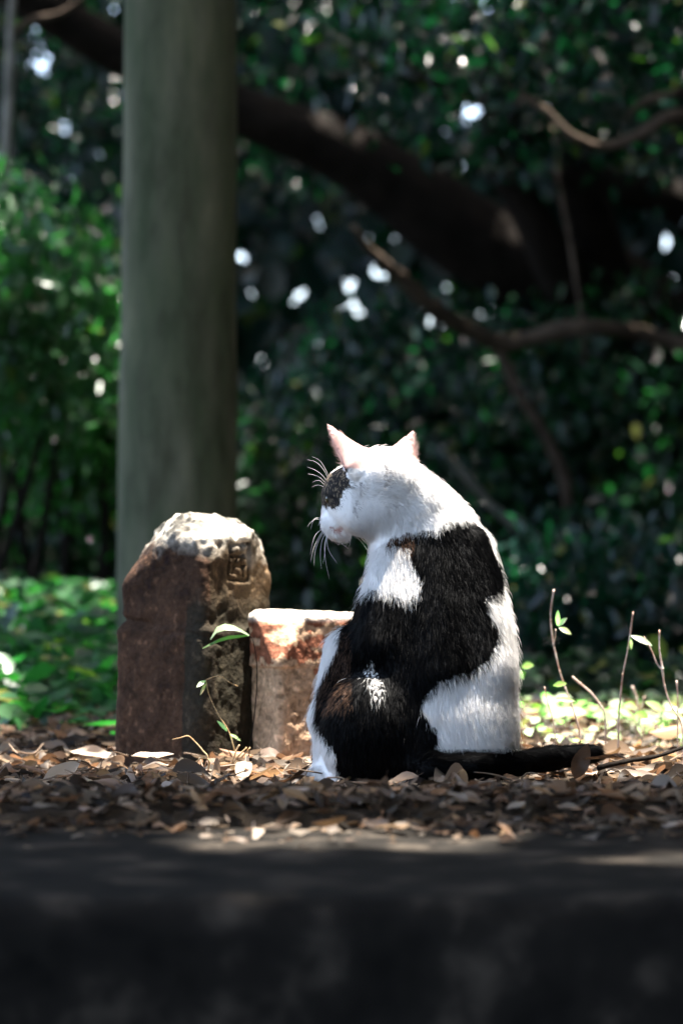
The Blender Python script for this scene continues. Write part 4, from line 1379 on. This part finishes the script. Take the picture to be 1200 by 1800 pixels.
sprout('young_plant', 'young plant with round bright green leaves by the cat flank', 'plant',
       [([(918, 1170), (912, 1190), (905, 1215), (900, 1270)], [0.0012, 0.0012, 0.0013, 0.0014])], 3.45,
       [((916, 1172), (936, 1168), 0.012, LB), ((914, 1178), (920, 1190), 0.010, LB), ((910, 1186), (919, 1192), 0.008, LG), ((905, 1230), (908, 1248), 0.010, LB)], mat=M_green, buds=False)
sprout('young_plant', 'young plant with broad pale leaves by the right edge', 'plant',
       [([(1165, 1245), (1160, 1262), (1158, 1290)], [0.0012, 0.0012, 0.0013])], 3.5,
       [((1168, 1250), (1136, 1232), 0.014, LG), ((1166, 1252), (1198, 1258), 0.016, LG), ((1140, 1262), (1118, 1252), 0.014, LB), ((1150, 1266), (1180, 1282), 0.014, LG)], mat=M_green, buds=False)
# straws and dry bits at the left
sprout('dry_stalk', 'bent thin brown stalk arching over the leaves before the marker', 'stalk',
       [([(303, 1300), (317, 1297), (331, 1294), (345, 1306), (357, 1320), (366, 1334)], [0.0007, 0.0009, 0.0011, 0.0010, 0.0010, 0.0010])], 3.0, mat=M_straw, buds=False)
for lb, pts_ in (('straw tuft piece leaning left among three dry straws', [(421, 1309), (413, 1325), (408, 1345)]),
                 ('middle and longest of the three dry straws', [(434, 1314), (420, 1328), (410, 1345)]),
                 ('straw leaning furthest right of the three dry straws', [(440, 1314), (426, 1330), (413, 1346)])):
    sprout('dry_straw', lb, 'straw', [(pts_, [0.0013, 0.0013, 0.0011])], 3.05, mat=M_straw, buds=False)
sprout('dry_stalk', 'pale ribbon of dry grass curling beside the straws', 'stalk',
       [([(352, 1352), (346, 1342), (352, 1333), (362, 1332), (369, 1340), (366, 1352)], [0.0012, 0.0012, 0.0013, 0.0012, 0.0012, 0.0010])], 3.0, mat=M_straw, buds=False)

YV = 3.10
vs = empty('sprig', P(410, 1330, YV))
tag(vs, 'thin green sprig with long narrow leaves rising in front of the marker', 'plant')
tube('stem', [P(418, 1345, YV), P(404, 1290, YV), P(385, 1258, YV), P(368, 1222, YV), P(362, 1195, YV)], [0.0009, 0.0008, 0.0007, 0.0006, 0.0005], M_straw, vs, 6)
tube('side_stem', [P(362, 1195, YV), P(385, 1188, YV), P(405, 1200, YV), P(418, 1206, YV)], [0.0006, 0.0006, 0.0006, 0.0004], M_straw, vs, 6)
tube('side_stem', [P(437, 1330, YV), P(448, 1250, YV), P(452, 1180, YV), P(446, 1130, YV), P(438, 1116, YV)], [0.0008, 0.0007, 0.0007, 0.0006, 0.0005], M_bark, vs, 6)
for b1, t1, wd, cc_ in (((362, 1196), (346, 1206), 0.006, LW), ((363, 1200), (352, 1220), 0.004, (0.45, 0.33, 0.22)), ((400, 1286), (384, 1267), 0.005, LW), ((404, 1290), (422, 1300), 0.004, LG)):
    small_leaf(vs, P(*b1, YV), P(*t1, YV - 0.01), wd, cc_)


def arc_leaf(parent, pts, widths, colr):
    V, F = [], []
    for (px, py), wd in zip(pts, widths):
        c0 = P(px, py, YV)
        V += [c0 + np.array([0, -wd / 2, -wd * 0.22]), c0 + np.array([0, 0, wd * 0.3]), c0 + np.array([0, wd / 2, 0.1 * wd])]
    for i in range(len(pts) - 1):
        for j in range(2):
            F.append((i * 3 + j, (i + 1) * 3 + j, (i + 1) * 3 + j + 1, i * 3 + j + 1))
    link('leaf', make_data('leaf', np.array(V), F, np.tile(np.array(colr), (len(V), 1))), M_cover, parent)


arc_leaf(vs, [(438, 1117), (424, 1109), (410, 1104), (395, 1103), (381, 1108), (370, 1124)], [0.003, 0.007, 0.012, 0.016, 0.014, 0.003], (0.26, 0.31, 0.20))
arc_leaf(vs, [(438, 1117), (420, 1119), (402, 1121), (385, 1126), (370, 1133), (356, 1140)], [0.003, 0.007, 0.009, 0.008, 0.006, 0.002], (0.08, 0.12, 0.05))

# thorny dark twig lying in the shade at the lower right
for lb, pts_ in (('dark dry twig curving over the shaded leaves at the lower right', [(930, 1398, 2.70), (990, 1380, 2.72), (1040, 1392, 2.70), (1100, 1376, 2.74), (1170, 1384, 2.74)]),
                 ('dark thin twig along the lit edge at the far lower right', [(1050, 1350, 2.9), (1100, 1338, 2.92), (1150, 1330, 2.95), (1205, 1312, 3.0)])):
    r0 = empty('fallen_twig', P(*pts_[0])); tag(r0, lb, 'twig')
    tube('stem', [P(*q_) for q_ in pts_], np.linspace(0.0035, 0.002, len(pts_)), M_bark, r0, 7, 0.4, 77)
